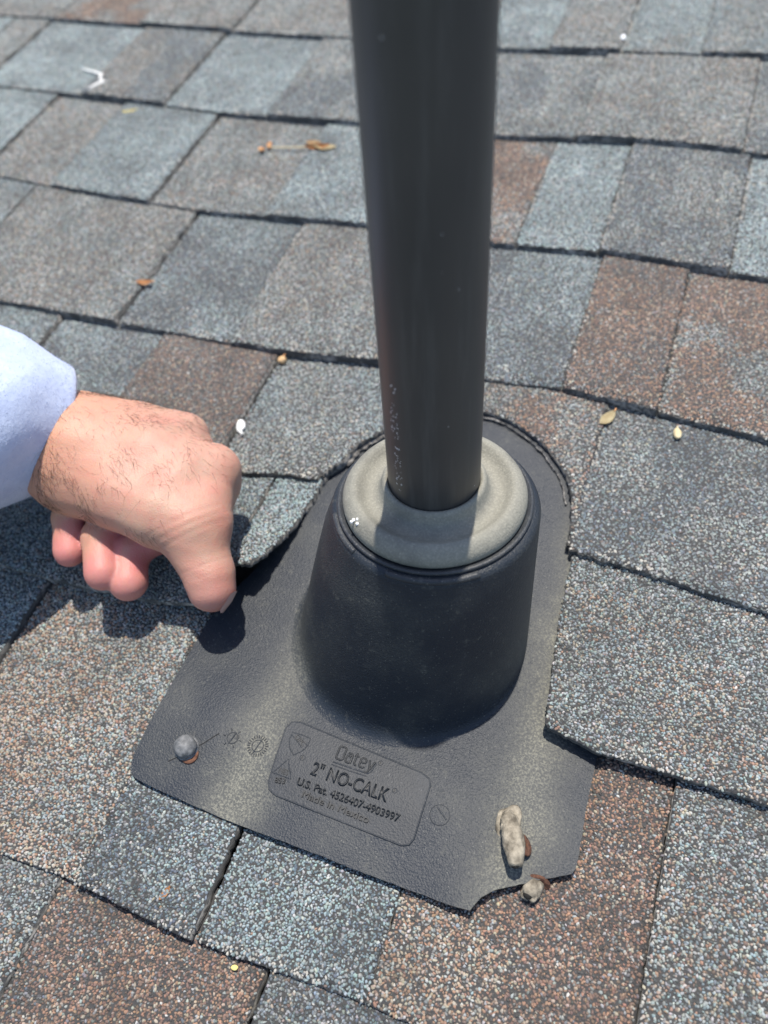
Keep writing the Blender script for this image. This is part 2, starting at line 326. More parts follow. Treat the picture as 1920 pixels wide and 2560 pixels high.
roof = thing('roof', 'sloping roof of laminated asphalt shingles in blue grey and brown blends', kind='structure', rot=(SLOPE, 0, 0))
mm = .001
NTRI = 0
def make_shingle(k, poly, pals, tooth, split=None, seed=0, edge_jit=.3, depth=8.5, gran=True, worn_left=None):
    """poly: outline (roof mm); pals: two palettes blended by noise (or by split function)"""
    global NTRI
    r = np.random.default_rng(1000 + seed)
    out = resample(poly, 2.6, edge_jit, r)
    oa = np.array(out)
    u0, v0 = oa.min(0); u1, v1 = oa.max(0)
    g = 7.0 if k in (4, 5, 6) else 13.0
    gu, gv = np.meshgrid(np.arange(u0 + 5, u1 - 4, g), np.arange(v0 + 5, v1 - 4, g))
    gp = np.stack([gu.ravel(), gv.ravel()], 1); gp = gp[inside(oa, gp)]
    # keep grid points off the outline
    if len(gp):
        d = np.min(np.linalg.norm(gp[:, None, :] - oa[None, ::2, :], axis=2), axis=1); gp = gp[d > 3.0]
    allp = [Vector(p_) for p_ in out] + [Vector((float(a), float(b))) for a, b in gp]
    vo, eo, fo, ov, oe, of = delaunay_2d_cdt(allp, [], [list(range(len(out)))], 1, 1e-5)
    vo = np.array([(a[0], a[1]) for a in vo])
    w = height(k, tooth, vo[:, 0], vo[:, 1])
    n = len(vo)
    V = [np.column_stack([vo, w])]
    F = [list(f) for f in fo]; MI = [0] * len(F)
    # walls: boundary edges of the triangulated top
    cnt = {}
    for f in F:
        for i in range(len(f)):
            a, b = f[i], f[(i + 1) % len(f)]; cnt[(a, b)] = cnt.get((a, b), 0) + 1
    bd = [(a, b) for (a, b) in cnt if (b, a) not in cnt]
    bv = sorted({a for e in bd for a in e}); idx = {a: n + i for i, a in enumerate(bv)}
    lf = lift(k, vo[bv, 0], vo[bv, 1])
    low = np.column_stack([vo[bv], w[bv] - np.where(lf > 1.5, 4.5, depth)]); V.append(low)
    for a, b in bd:
        F.append([b, a, idx[a], idx[b]]); MI.append(1)
    V = np.concatenate(V)
    base = (pw(pals[0]) @ GCOL) * .8
    colr = np.tile(np.append(base, 0.), (len(V), 1))
    # granules
    if gran and in_frame(vo[:, 0], vo[:, 1]).any():
        dist = np.hypot(vo[:, 0].mean() + 0, vo[:, 1].mean() + 120)
        near = vo[:, 1].mean() < 30 and in_frame(vo[:, 0], vo[:, 1], .03).any()
        sp_ = 1.5 if near else 1.8
        N = int((u1 - u0) * (v1 - v0) / sp_ ** 2 * 1.25)
        pts = np.column_stack([r.uniform(u0, u1, N), r.uniform(v0, v1, N)])
        # stratify a little: jittered grid
        nu, nv = max(1, int((u1 - u0) / sp_)), max(1, int((v1 - v0) / (sp_ * .87)))
        jj, ii = np.meshgrid(np.arange(nu), np.arange(nv))
        pts = np.column_stack([u0 + (jj.ravel() + .5 + .5 * (ii.ravel() % 2)) * sp_, v0 + (ii.ravel() + .5) * sp_ * .87])
        pts = pts + r.normal(0, sp_ * .27, pts.shape)
        vt = interp(EDGES[k - 1], pts[:, 0])
        ok = (pts[:, 1] < vt + 6) & in_frame(pts[:, 0], pts[:, 1]) & inside(oa, pts)
        pts = pts[ok]
        if len(pts):          # keep granules just inside the cut edges
            dm = np.zeros(len(pts))
            for q0 in range(0, len(pts), 3000):
                s_ = slice(q0, q0 + 3000); dm[s_] = np.min(np.hypot(pts[s_, None, 0] - oa[None, :, 0], pts[s_, None, 1] - oa[None, :, 1]), axis=1)
            pts = pts[dm > sp_ * .45]
        N = len(pts)
        if N:
            inn = in_frame(V[:, 0], V[:, 1], .32); colr[inn] = np.array((.042, .042, .043, 1.))
            gw = height(k, tooth, pts[:, 0], pts[:, 1]) + .15
            # palette by patch
            nz = vnoise(pts[:, 0], pts[:, 1], 34, 50 + seed) * .75 + vnoise(pts[:, 0], pts[:, 1], 11, 90 + seed) * .25
            f = np.clip((nz - .5) * 3.2 + .5, 0, 1)
            if split is not None: f = np.clip(split(pts[:, 0], pts[:, 1]) + (nz - .5) * 1.1, 0, 1)
            usea = r.random(N) > f
            ca = r.choice(len(GKEYS), N, p=pw(pals[0])); cb = r.choice(len(GKEYS), N, p=pw(pals[1]))
            gc = GCOL[np.where(usea, ca, cb)] * r.uniform(.8, 1.18, (N, 1)) * (1 + r.normal(0, .04, (N, 3)))
            mixc = np.where(f[:, None] < .5, pw(pals[0]) @ GCOL, pw(pals[1]) @ GCOL)
            kc = .84 if near else .72
            gc = gc * kc + mixc * (1 - kc)
            # weathering: slow light and dark drift over each tab
            gc *= (.78 + .34 * vnoise(pts[:, 0], pts[:, 1], 26, 700 + seed) + .14 * vnoise(pts[:, 0], pts[:, 1] * .16, 9, 900 + seed) + .14 * (vnoise(pts[:, 0], pts[:, 1], 7, 800 + seed) - .5))[:, None]
            gc *= np.array((1.02, 1.05, 1.06))
            # weathered pale granules near the exposed lower edge
            eb = np.clip(1 - (pts[:, 1] - interp(EDGES[k], pts[:, 0])) / 9, 0, 1) * (vnoise(pts[:, 0], pts[:, 1], 22, 300 + seed) > .55)
            if worn_left is not None:
                el = np.clip(1 - (pts[:, 0] - worn_left) / 3.2, 0, 1) * (vnoise(pts[:, 0], pts[:, 1], 14, 500 + seed) > .38)
                eb = np.maximum(eb, el * 1.8)
            pale = r.random(N) < eb * .38
            gc[pale] = np.array((.34, .33, .30)) * r.uniform(.7, 1.2, (pale.sum(), 1))
            nr = 5 if near else 4
            ang = r.uniform(0, 2 * np.pi, N)[:, None] + np.arange(nr) * 2 * np.pi / nr + r.normal(0, .22, (N, nr))
            rad = sp_ * r.uniform(*((.40, .72) if near else (.44, .74)), N)[:, None] * (1 + r.normal(0, .12, (N, nr)))
            asp = r.uniform(.75, 1.3, N)[:, None]; th = r.uniform(0, np.pi, N)[:, None]
            lx, ly = rad * np.cos(ang) * asp, rad * np.sin(ang) / asp
            dx, dy = lx * np.cos(th) - ly * np.sin(th), lx * np.sin(th) + ly * np.cos(th)
            hgt = sp_ * r.uniform(.22, .55, N)
            tl = r.normal(0, .22, (N, 2))       # tilt
            P0 = np.stack([pts[:, :1] + dx, pts[:, 1:] + dy, np.repeat(gw[:, None] - .25, nr, 1)], 2)
            ofs = len(V)
            if near:
                P1 = np.stack([pts[:, :1] + dx * .68, pts[:, 1:] + dy * .68, gw[:, None] + hgt[:, None] * (.85 + r.normal(0, .08, (N, nr))) + (dx * tl[:, :1] + dy * tl[:, 1:]) * .6], 2)
                allv = np.concatenate([P0, P1], 1).reshape(-1, 3); per = 2 * nr
                i = np.arange(nr); j = (i + 1) % nr
                quads = np.stack([i, j, nr + j, nr + i], 1)
                ff = (quads[None] + (ofs + np.arange(N) * per)[:, None, None]).reshape(-1, 4).tolist()
                caps = ((nr + i)[None] + (ofs + np.arange(N) * per)[:, None]).tolist()
                F += ff + caps; MI += [0] * (len(ff) + len(caps))
            else:
                apx = np.stack([pts[:, 0] + r.normal(0, .25, N), pts[:, 1] + r.normal(0, .25, N), gw + hgt], 1)[:, None, :]
                allv = np.concatenate([P0, apx], 1).reshape(-1, 3); per = nr + 1
                i = np.arange(nr); j = (i + 1) % nr
                tr = np.stack([i, j, np.full(nr, nr)], 1)
                ff = (tr[None] + (ofs + np.arange(N) * per)[:, None, None]).reshape(-1, 3).tolist()
                F += ff; MI += [0] * len(ff)
            V = np.concatenate([V, allv])
            colr = np.concatenate([colr, np.repeat(np.column_stack([np.clip(gc, .008, .85), np.ones(N)]), per, 0)])
    me = bpy.data.meshes.new('shingle'); 
    lens_ = np.array([len(f) for f in F]); flat = np.concatenate([np.asarray(f) for f in F]) if len(F) < 3000 else np.fromiter((x for f in F for x in f), dtype=np.int64)
    me.vertices.add(len(V)); me.vertices.foreach_set('co', (V * mm).astype(np.float32).ravel())
    me.loops.add(len(flat)); me.loops.foreach_set('vertex_index', flat.astype(np.int32))
    me.polygons.add(len(F)); me.polygons.foreach_set('loop_start', np.concatenate([[0], np.cumsum(lens_)[:-1]]).astype(np.int32))
    me.update(calc_edges=True)
    me.polygons.foreach_set('material_index', np.array(MI, dtype=np.int32))
    at = me.color_attributes.new('gcol', 'FLOAT_COLOR', 'POINT'); at.data.foreach_set('color', colr.astype(np.float32).ravel())
    me.validate()
    NTRI += int((lens_ - 2).sum())
    o = link('shingle', me, [M_GRAN, M_EDGE], roof)
    return o

# tab layout: per course, joints as (u, kind, palettes to the right, tooth to the right); the first entry starts the row at the far left
T, LO = 2.6, 0.0
def ju(k, i): a = JOINT[k][i]; return (a[0] + a[2]) / 2
ROWS = {
 -2: [(-1150, 's', 'BG', T), (-640, 's', 'GW', LO), (-300, 's', 'BL', T), (60, 's', 'WG', LO), (330, 's', 'BG', T)],
 -1: [(-1150, 's', 'WG', LO), (-760, 's', 'BG', T), (-520, 's', 'WR', LO), (-250, 's', 'GB', T), (-60, 's', 'GW', LO), (130, 's', 'BL', T), (400, 's', 'WG', LO)],
 0: [(-1150, 's', 'BG', T), (-940, 's', 'GW', LO), (ju(0, 0), 's', 'WR', LO), (-565, 'f', 'GW', T), (ju(0, 1), 's', 'GW', LO), (-150, 'f', 'LB', LO), (-75, 'f', 'GW', T), (ju(0, 2), 'e', 'LG', LO), (70, 'f', 'GB', T), (300, 's', 'WG', LO)],
 1: [(-1150, 's', 'GW', LO), (-960, 's', 'BL', T), (ju(1, 0), 's', 'WG', T), (ju(1, 1), 's', 'LB', LO), (ju(1, 2) + 10, 'f', 'DW', T), (ju(1, 3), 's', 'LB', LO), (ju(1, 4), 'f', 'DG', T), (-170, 'f', 'DG', LO), (ju(1, 5), 'e', 'WG', T), (ju(1, 6), 'e', 'GD', LO), (300, 's', 'BG', T)],
 2: [(-1150, 's', 'WG', LO), (-800, 'f', 'LB', T), (ju(2, 0), 's', 'GW', LO), (ju(2, 1), 'f', 'LB', T), (ju(2, 2), 's', 'WG', LO), (ju(2, 3), 'f', 'LB', T), (-130, 'f', 'RW', LO), (ju(2, 4), 'e', 'LL', LO), (ju(2, 5), 'e', 'DG', T), (ju(2, 6), 'e', 'LB', LO), (330, 's', 'WG', T)],
 3: [(-1150, 's', 'GW', LO), (-760, 's', 'BG', T), (ju(3, 0), 's', 'GW', T), (ju(3, 1), 's', 'BD', LO), (ju(3, 2), 'e', 'WG', T), (-75, 'f', 'BD', LO), (ju(3, 3), 'e', 'RK', T), (ju(3, 4), 'e', 'GR', LO), (300, 's', 'BD', T)],
 4: [(-1150, 's', 'WG', LO), (-700, 's', 'BG', T), (ju(4, 0), 's', 'BD', LO), (ju(4, 1), 'f', 'KK', T), (ju(4, 2), 's', 'BG', LO), (-38, 'f', 'RW', T), (ju(4, 3), 'e', 'DG', LO), (320, 's', 'WG', T)],
 5: [(-1150, 's', 'GB', T), (-640, 's', 'WG', LO), (-330, 'f', 'GB', T), (ju(5, 0), 's', 'LG', LO), (0, 'n', 'MG', LO), (260, 's', 'BG', T)],
 6: [(-1150, 's', 'WG', LO), (-520, 's', 'BG', T), (ju(6, 0), 's', 'XM', LO), (ju(6, 1), 'e', 'DB', T), (ju(6, 2), 's', 'BL', LO), (ju(6, 3), 'f', 'XR', LO), (ju(6, 4), 'e', 'MG', T), (330, 's', 'WG', LO)],
 7: [(-1150, 's', 'BG', LO), (-420, 's', 'MG', T), (ju(7, 0), 'f', 'RK', LO), (ju(7, 1), 's', 'DG', T), (170, 's', 'WG', LO)],
 8: [(-1150, 's', 'GW', LO), (-700, 's', 'BG', T), (-260, 's', 'WR', LO), (140, 's', 'BG', T)],
}
SPLITS = {
 (6, 2): lambda u, v: np.clip(.15 + (u + 250) / 170 + (v + 140) / 220, 0, 1),
 (6, 5): lambda u, v: np.clip((u - 60) / 70 + (v + 190) / 260 + .1, 0, 1),
}
def row_left(k, u0, u1): pass
sid = 0
for k in sorted(ROWS):
    tabs = ROWS[k]
    for i, (u, kind, pal, tooth) in enumerate(tabs):
        nu, nk = (tabs[i + 1][0], tabs[i + 1][1]) if i + 1 < len(tabs) else (620, 's')
        gl = 1.4 if kind == 's' else .3
        gr_ = 1.4 if nk == 's' else .3
        a, b = u + gl, nu - gr_
        ov = 26
        eb = [(a, interp(EDGES[k], a))] + [p_ for p_ in EDGES[k] if a + 3 < p_[0] < b - 3] + [(b, interp(EDGES[k], b))]
        et = [(b, interp(EDGES[k - 1], b) + ov) if k - 1 in EDGES else (b, eb[-1][1] + 180)] + \
             ([(p_[0], p_[1] + ov) for p_ in reversed(EDGES[k - 1]) if a + 3 < p_[0] < b - 3] if k - 1 in EDGES else []) + \
             [(a, interp(EDGES[k - 1], a) + ov) if k - 1 in EDGES else (a, eb[0][1] + 180)]
        poly = [(float(x), float(y)) for x, y in eb] + [(float(x), float(y), 6.0, .2) for x, y in et]
        sj = 1.0
        # tabs cut round the flashing
        if k == 4 and a < -100 and b > -100:      # upper left of the pipe
            h = [(-103, 51, 1.6, 1.0)] + [(x, y, 2.4, .4) for x, y in reversed(hole4L[:-1])] + [(-62, 116, 1.6, .9), (-50, 127, 1.6, .9), (b, 134, 1.6, .9)]
            eb2 = [p_ for p_ in eb if p_[0] < -104]
            poly = [(float(x), float(y)) for x, y in eb2] + h + [(b, 150)] + [(float(x), float(y), 6., .2) for x, y in et]
        elif k == 4 and a < 60 and b > 60:        # torn tab right of the pipe
            h = [(a, 136, 1.6, 1.1), (-24, 138, 1.6, 1.1)] + [(x, y, 2.2, .35) for x, y in hole4R[:-2]]
            poly = h + [(b, 55.0)] + [(float(x), float(y), 6., .2) for x, y in et]
        elif k == 4 and abs(a - ju(4, 3)) < 2:
            eb2 = [p_ for p_ in eb if p_[0] > a + 3]
            poly = [(70.0, 56.0, 1.6, .8), (69.2, 48, 1.6, .8), (72.4, 43, 2, .6)] + [(float(x), float(y)) for x, y in eb2 if x > 73.5] + [(float(x), float(y), 6., .2) for x, y in et]
            poly = [q for q in poly]
        elif k == 5 and abs(a - ju(5, 0) - gl) < 2:    # strip between the slot and the flashing
            h = [(x, y, 2.4, .3) for x, y in hole5L]
            h = h[:-1] + [(-126.5, -31.5, 1.6, .5), (-131.0, -40)]
            poly = [(a, -41.0)] + list(reversed(h)) + [(-97, 62, 3, .4), (-95, 80, 6, .2), (a, 80, 6, .2)]
        elif k == 5 and kind == 'n':
            h = [(x, y, 2.4, .3) for x, y in reversed(hole5R)]
            eb2 = [p_ for p_ in eb if p_[0] > 90]
            poly = [(float(x), float(y)) for x, y in eb2] + [(float(x), float(y), 6., .2) for x, y in et if x > 76] + [(76.5, 70, 2, .3)] + list(reversed(h))
        make_shingle(k, poly, pal, tooth, SPLITS.get((k, i)), seed=sid, gran=(-1 <= k <= 8), worn_left=a if kind == 'e' else None)
        sid += 1

# torn lower lamina showing below the ragged cut right and left of the pipe
def torn_strip(line, off, w_top, th):
    pts = [np.array(q[:2], float) for q in line]
    out = []
    for i, q in enumerate(pts):
        d = pts[min(i + 1, len(pts) - 1)] - pts[max(i - 1, 0)]; n_ = np.array([-d[1], d[0]]) / (np.linalg.norm(d) + 1e-9)
        out.append((q, n_))
    V, F = [], []
    for i, (q, n_) in enumerate(out):
        e = off * (.7 + .6 * rng.random()) 
        a, b = q - n_ * 4, q + n_ * e
        wt = float(w_top(q[1])) 
        V += [(*a, wt), (*b, wt - .3 + .5 * rng.random()), (*b, wt - th), (*a, wt - th)]
    for i in range(len(out) - 1):
        for j in range(4):
            F.append([4 * i + j, 4 * i + (j + 1) % 4, 4 * i + 4 + (j + 1) % 4, 4 * i + 4 + j])
    F += [[0, 1, 2, 3], [len(V) - 4, len(V) - 1, len(V) - 2, len(V) - 3]]
    me = mesh('torn_edge', [(x * mm, y * mm, z * mm) for x, y, z in V], F)
    return link('torn_edge', me, M_FIBRE, roof)
hr = open_resample([(-30, 136), (-24, 138)] + [tuple(q) for q in hole4R[:-4]], 2.4, .35)
torn_strip(hr, -3.4, lambda v: flange_w(v) + 2.2, 1.9)
hl = open_resample([(-45, 131), (-62, 116)] + [tuple(q) for q in hole4L[:4]], 2.4, .35)
torn_strip(hl, 3.0, lambda v: flange_w(v) + 2.4, 1.9)
deck = link('roof_deck', mesh('roof_deck', [(-3, -1.5, -.022), (3, -1.5, -.022), (3, 3, -.022), (-3, 3, -.022)], [[0, 1, 2, 3]]), M_DECK, roof)

# ---------------------------------------------------------------- the pipe flashing
fl = thing('pipe_flashing', 'black plastic pipe flashing with embossed label on its wide flat flange, around the pipe', 'flashing', rot=(SLOPE, 0, 0))
# base sheet + cone, one moulded piece
BC = np.array([-8.5, -32.0]); RB = 71.0
NS = 96
def ring_w(r, z):             # horizontal ring round the pipe axis (world mm) -> roof frame mm
    a = np.arange(NS) * 2 * np.pi / NS
    x, y, z = AXX + AXK * r * np.cos(a), AXY + AXK * r * np.sin(a), AXZ + AXK * z
    return np.column_stack([x, y * cs + z * sn, -y * sn + z * cs])
ang = np.arange(NS) * 2 * np.pi / NS
bx = np.column_stack([BC[0] + RB * np.cos(ang), BC[1] + RB * np.sin(ang)])
flo = resample([(x, y, 3.0, .12) for x, y in flange if y < 50][::1] + [(112.0, -60.0), (100.0, 20.0), (92.0, 80.0), (66, 150), (-66, 150), (-118, 82)], 3.0, .0)
oa = np.array(flo)
gu, gv = np.meshgrid(np.arange(-128, 112, 5.0), np.arange(-163, 174, 5.0)); gp = np.column_stack([gu.ravel(), gv.ravel()])
gp = gp[inside(oa, gp) & (np.hypot(gp[:, 0] - BC[0], gp[:, 1] - BC[1]) > RB + 2.5)]
d = np.min(np.linalg.norm(gp[:, None] - oa[None], axis=2), axis=1); gp = gp[d > 2.2]
pts = [Vector(q) for q in flo] + [Vector((float(a), float(b))) for a, b in bx] + [Vector((float(a), float(b))) for a, b in gp]
vo, eo, fo, ov_, oe_, of_ = delaunay_2d_cdt(pts, [], [list(range(len(flo)))], 1, 1e-6)
vo = np.array([(q[0], q[1]) for q in vo]); 
def fl_surf(u, v):
    u = np.asarray(u, float); v = np.asarray(v, float)
    w = flange_w(v)
    w = w + 2.8 * np.exp(-((u - 72) ** 2 / 20 ** 2 + (v + 166) ** 2 / 20 ** 2))            # curled corner by the notch
    w = w + 1.2 * np.exp(-((u + 128) ** 2 / 30 ** 2 + (v + 120) ** 2 / 60 ** 2))
    w = w - 1.6 * np.exp(-((u + 72) ** 2 / 16 ** 2 + (v + 155) ** 2 / 26 ** 2)) + 1.4 * np.exp(-((u + 92) ** 2 / 18 ** 2 + (v + 110) ** 2 / 40 ** 2))
    w = w + 1.0 * np.exp(-((u - 78) ** 2 / 5 ** 2)) * np.clip((-70 - v) / 30, 0, 1)        # shallow crease on the right
    w = w + 1.2 * (vnoise(u, v, 46, 5) - .5)
    return w
V = np.column_stack([vo, fl_surf(vo[:, 0], vo[:, 1])])
cen = [np.mean([vo[i] for i in f], axis=0) for f in fo]
F = [list(f) for f, c in zip(fo, cen) if math.hypot(c[0] - BC[0], c[1] - BC[1]) > RB - .8]
ringidx = [int(np.argmin(np.hypot(vo[:, 0] - a, vo[:, 1] - b))) for a, b in bx]
# outer wall of the sheet
cnt = set()
for f in F:
    for i in range(len(f)): cnt.add((f[i], f[(i + 1) % len(f)]))
bd = [(a, b) for a, b in cnt if (b, a) not in cnt and math.hypot(vo[a][0] - BC[0], vo[a][1] - BC[1]) > RB + 1]
bv = sorted({a for e in bd for a in e}); idx = {a: len(V) + i for i, a in enumerate(bv)}
V = np.concatenate([V, V[bv] - np.array([0, 0, 2.6])])
for a, b in bd: F.append([b, a, idx[a], idx[b]])
# cone: from the flange ring up to the collar shoulder
top = ring_w(57.0, 72.0)
bot = np.array([V[i] for i in ringidx])
prof = [(.0, 0), (.035, .006), (.075, .02), (.115, .05), (.15, .095), (.2, .175), (.3, .32), (.45, .5), (.65, .72), (.85, .9), (1., 1.)]
# (fraction inward, fraction upward)
prev = ringidx
hh = top[:, 2] - bot[:, 2]
for fi, (a_, h_) in enumerate([(.05, .004), (.10, .014), (.15, .036), (.20, .08), (.27, .17), (.39, .33), (.53, .50), (.69, .69), (.85, .87), (1.0, 1.0)]):
    xy = bot[:, :2] + (top[:, :2] - bot[:, :2]) * a_
    zz = bot[:, 2] + hh * h_
    st = len(V); V = np.concatenate([V, np.column_stack([xy, zz])])
    cur = list(range(st, st + NS))
    for i in range(NS):
        j = (i + 1) % NS; F.append([prev[i], prev[j], cur[j], cur[i]])
    prev = cur
for r_, z_ in ((56.7, 73.2), (56.0, 74.6), (54.8, 75.8), (53.2, 76.6), (51.0, 77.0)):
    st = len(V); V = np.concatenate([V, ring_w(r_, z_)]); cur = list(range(st, st + NS))
    for i in range(NS):
        j = (i + 1) % NS; F.append([prev[i], prev[j], cur[j], cur[i]])
    prev = cur
me = mesh('moulded_base', V * mm, F)
bm = bmesh.new(); bm.from_mesh(me); bmesh.ops.recalc_face_normals(bm, faces=bm.faces); bm.to_mesh(me); bm.free()
base = link('moulded_base', me, M_FLANGE, fl, smooth=True)
md = base.modifiers.new('edge', 'EDGE_SPLIT'); md.split_angle = math.radians(50)

def lathe(name, prof, mat, parent, a0=0., a1=2 * math.pi, n=128, jitter=0):
    closed = a1 - a0 > 6.28; V, F = [], []
    N_ = n if closed else n + 1
    for r_, z_ in prof:
        for i in range(N_):
            a = a0 + (a1 - a0) * i / n
            V.append(tuple(q * mm for q in to_roof(axp(r_, a, z_))))
    for k_ in range(len(prof) - 1):
        for i in range(n):
            j = (i + 1) % N_; F.append([k_ * N_ + i, k_ * N_ + j, (k_ + 1) * N_ + j, (k_ + 1) * N_ + i])
    if not closed:
        F.append([k_ * N_ for k_ in range(len(prof))]); F.append([k_ * N_ + N_ - 1 for k_ in range(len(prof))])
    me = mesh(name, V, F); bm = bmesh.new(); bm.from_mesh(me); bmesh.ops.recalc_face_normals(bm, faces=bm.faces); bm.to_mesh(me); bm.free()
    return link(name, me, mat, parent, smooth=True)
lathe('rubber_collar', [(24.0, 91.4), (24.5, 94.2), (25.6, 94.8), (26.9, 94.3), (27.8, 92.2), (28.6, 88.6), (30.4, 85.6), (33.2, 84.2), (36.2, 84.6), (38.6, 86.6), (40.4, 88.6), (42.0, 89.5), (43.8, 89.3), (45.6, 88.2), (47.4, 86.4), (48.6, 84.4), (49.3, 82.6), (49.4, 80.6), (49.2, 79.2), (48.4, 78.2), (46, 77)], M_COLLAR, fl)
lathe('collar_lip', [(47.8, 77.6), (49.6, 78.2), (51.2, 79.4), (52.3, 79.5), (52.9, 78.8), (52.7, 77.6), (51.6, 76.6), (48, 76.4)], M_LIP, fl)
lathe('clamp_ridge', [(51, 75.6), (54.2, 77.4), (55.8, 77.0), (56.5, 75.6), (56.0, 74.0), (52, 73.0)], M_LIP, fl, a0=math.radians(-98), a1=math.radians(-48), n=30)
lathe('clamp_ridge', [(51, 75.6), (53.8, 77.1), (55.2, 76.7), (55.9, 75.5), (55.4, 74.0), (52, 73.0)], M_LIP, fl, a0=math.radians(-152), a1=math.radians(-121), n=20)

# label panel, slightly recessed-looking smooth field with a rim
def flat_panel(name, poly, dz, mat, parent, step=3.0, wall=.5):
    o_ = resample(poly, step, 0); oa = np.array(o_)
    u0, v0 = oa.min(0); u1, v1 = oa.max(0)
    gu, gv = np.meshgrid(np.arange(u0 + 2, u1, 4.), np.arange(v0 + 2, v1, 4.)); gp = np.column_stack([gu.ravel(), gv.ravel()]); gp = gp[inside(oa, gp)]
    d = np.min(np.linalg.norm(gp[:, None] - oa[None], axis=2), axis=1); gp = gp[d > 1.2]
    vo, e, fo, *_ = delaunay_2d_cdt([Vector(q) for q in o_] + [Vector((float(a), float(b))) for a, b in gp], [], [list(range(len(o_)))], 1, 1e-6)
    vo = np.array([(q[0], q[1]) for q in vo]); V = np.column_stack([vo, fl_surf(vo[:, 0], vo[:, 1]) + dz])
    F = [list(f) for f in fo]
    cnt = {(f[i], f[(i + 1) % len(f)]) for f in F for i in range(len(f))}
    bd = [(a, b) for a, b in cnt if (b, a) not in cnt]; bv = sorted({a for e in bd for a in e}); idx = {a: len(V) + i for i, a in enumerate(bv)}
    V = np.concatenate([V, V[bv] - np.array([0, 0, wall])])
    for a, b in bd: F.append([b, a, idx[a], idx[b]])
    return link(name, mesh(name, V * mm, F), mat, parent)
flat_panel('label_panel', label, .45, M_LABEL, fl, 3.0, 1.2)
def ridge(name, line, w, h, mat, parent, closed=False, dz=.4):
    """low rounded moulded line on the flange"""
    p_ = [np.array(q[:2], float) for q in line]; n = len(p_); V, F = [], []
    for i in range(n):
        a, b = (p_[(i - 1) % n], p_[(i + 1) % n]) if closed else (p_[max(i - 1, 0)], p_[min(i + 1, n - 1)])
        d = b - a; nn = np.array([-d[1], d[0]]) / (np.linalg.norm(d) + 1e-9)
        z = float(fl_surf(p_[i][0], p_[i][1])) + dz
        for s_, hz in ((-.5, -.25), (-.3, h * .8), (0, h), (.3, h * .8), (.5, -.25)):
            q = p_[i] + nn * w * s_; V.append((q[0] * mm, q[1] * mm, (z + hz) * mm))
    for i in range(n if closed else n - 1):
        j = (i + 1) % n
        for k_ in range(4): F.append([5 * i + k_, 5 * i + k_ + 1, 5 * j + k_ + 1, 5 * j + k_])
    return link(name, mesh(name, V, F), mat, parent, smooth=True)
lab = resample(label, 2.5, 0)
ridge('label_rim', lab, 1.0, .3, M_LABEL, fl, True)

def text(s, p0, p1, cap, bold=0., name='lettering', dz=.5, xs=None, ext=.8):
    cu = bpy.data.curves.new(name, 'FONT'); cu.body = s; cu.size = 1.0; cu.extrude = 0; cu.offset = bold
    cu.resolution_u = 4
    ob = bpy.data.objects.new(name, cu); COL.objects.link(ob)
    bpy.context.view_layer.update()
    dg = bpy.context.evaluated_depsgraph_get(); me = bpy.data.meshes.new_from_object(ob.evaluated_get(dg))
    bpy.data.objects.remove(ob); bpy.data.curves.remove(cu)
    bm = bmesh.new(); bm.from_mesh(me); bpy.data.meshes.remove(me)
    xs_ = [v.co.x for v in bm.verts]; x0, x1 = min(xs_), max(xs_)
    d = np.array(p1) - np.array(p0); L = np.linalg.norm(d); dn = d / L; up = np.array([-dn[1], dn[0]])
    sx = L / (x1 - x0); sy = cap / .70
    r = bmesh.ops.extrude_face_region(bm, geom=bm.faces[:]); top_ = {v for v in r['geom'] if isinstance(v, bmesh.types.BMVert)}
    for v in bm.verts:
        q = np.array(p0) + dn * (v.co.x - x0) * sx + up * v.co.y * sy
        z = float(fl_surf(q[0], q[1])) + dz + (ext if v in top_ else -.3)
        v.co = (q[0] * mm, q[1] * mm, z * mm)
    bmesh.ops.recalc_face_normals(bm, faces=bm.faces)
    return link(name, bm_mesh(name, bm), M_LETTER, fl)
TX = TEXT
lg = TX['logo']; 
def logo_text():
    # squarish moulded letters drawn as thick strokes: O a t e y
    (x0, y0), (x1, y1) = lg[0], lg[1]
    L = x1 - x0
    def st(line, w=1.35, closed=False): ridge('logo_letter', open_resample([(x0 + a * L, y0 + b * 6.9 + (y1 - y0) * a) for a, b in line] , .7, 0), w, .55, M_LETTER, fl, closed)
    def box(a, b, c, d, q=.03, s=.12): return [(a + q, b), (c - q, b), (c, b + s), (c, d - s), (c - q, d), (a + q, d), (a, d - s), (a, b + s), (a + q, b)]
    st(box(.02, .0, .20, 1.05)); 
    st(box(.27, .0, .40, .52)); st([(.28, .74), (.38, .74), (.405, .62), (.405, .0)])
    st([(.50, .98), (.50, .12), (.53, .0), (.57, .0)]); st([(.455, .72), (.575, .72)], 1.0)
    st([(.765, .12), (.74, .0), (.66, .0), (.635, .12), (.635, .62), (.66, .74), (.74, .74), (.765, .62), (.765, .40), (.64, .38)])
    st([(.84, .76), (.90, .10)]); st([(.99, .76), (.93, .20), (.87, -.22), (.82, -.30)])
logo_text()
un = TX['under']; ridge('logo_underline', resample([un[0], un[1], (un[2][0] + .6, un[2][1])], 1.2, 0)[:-8] if False else [un[0], (-15, un[0][1]), (-8, un[0][1]), un[1], (un[1][0] + 1.4, un[1][1] + 1.2), (un[2][0] + 1.0, un[2][1] - 1)], 1.1, .35, M_LABEL, fl)
ridge('logo_underline', [(un[0][0] - .2, un[0][1] - 1.6), (-12, un[0][1] - 1.7), (un[1][0], un[1][1] - 1.7)], .8, .3, M_LABEL, fl)
text('2" NO-CALK', TX['nocalk'][0], TX['nocalk'][1], 7.0, bold=.008)
text('U.S. Pat. 4526407-4903997', TX['pat'][0], TX['pat'][1], 3.9, bold=.006)
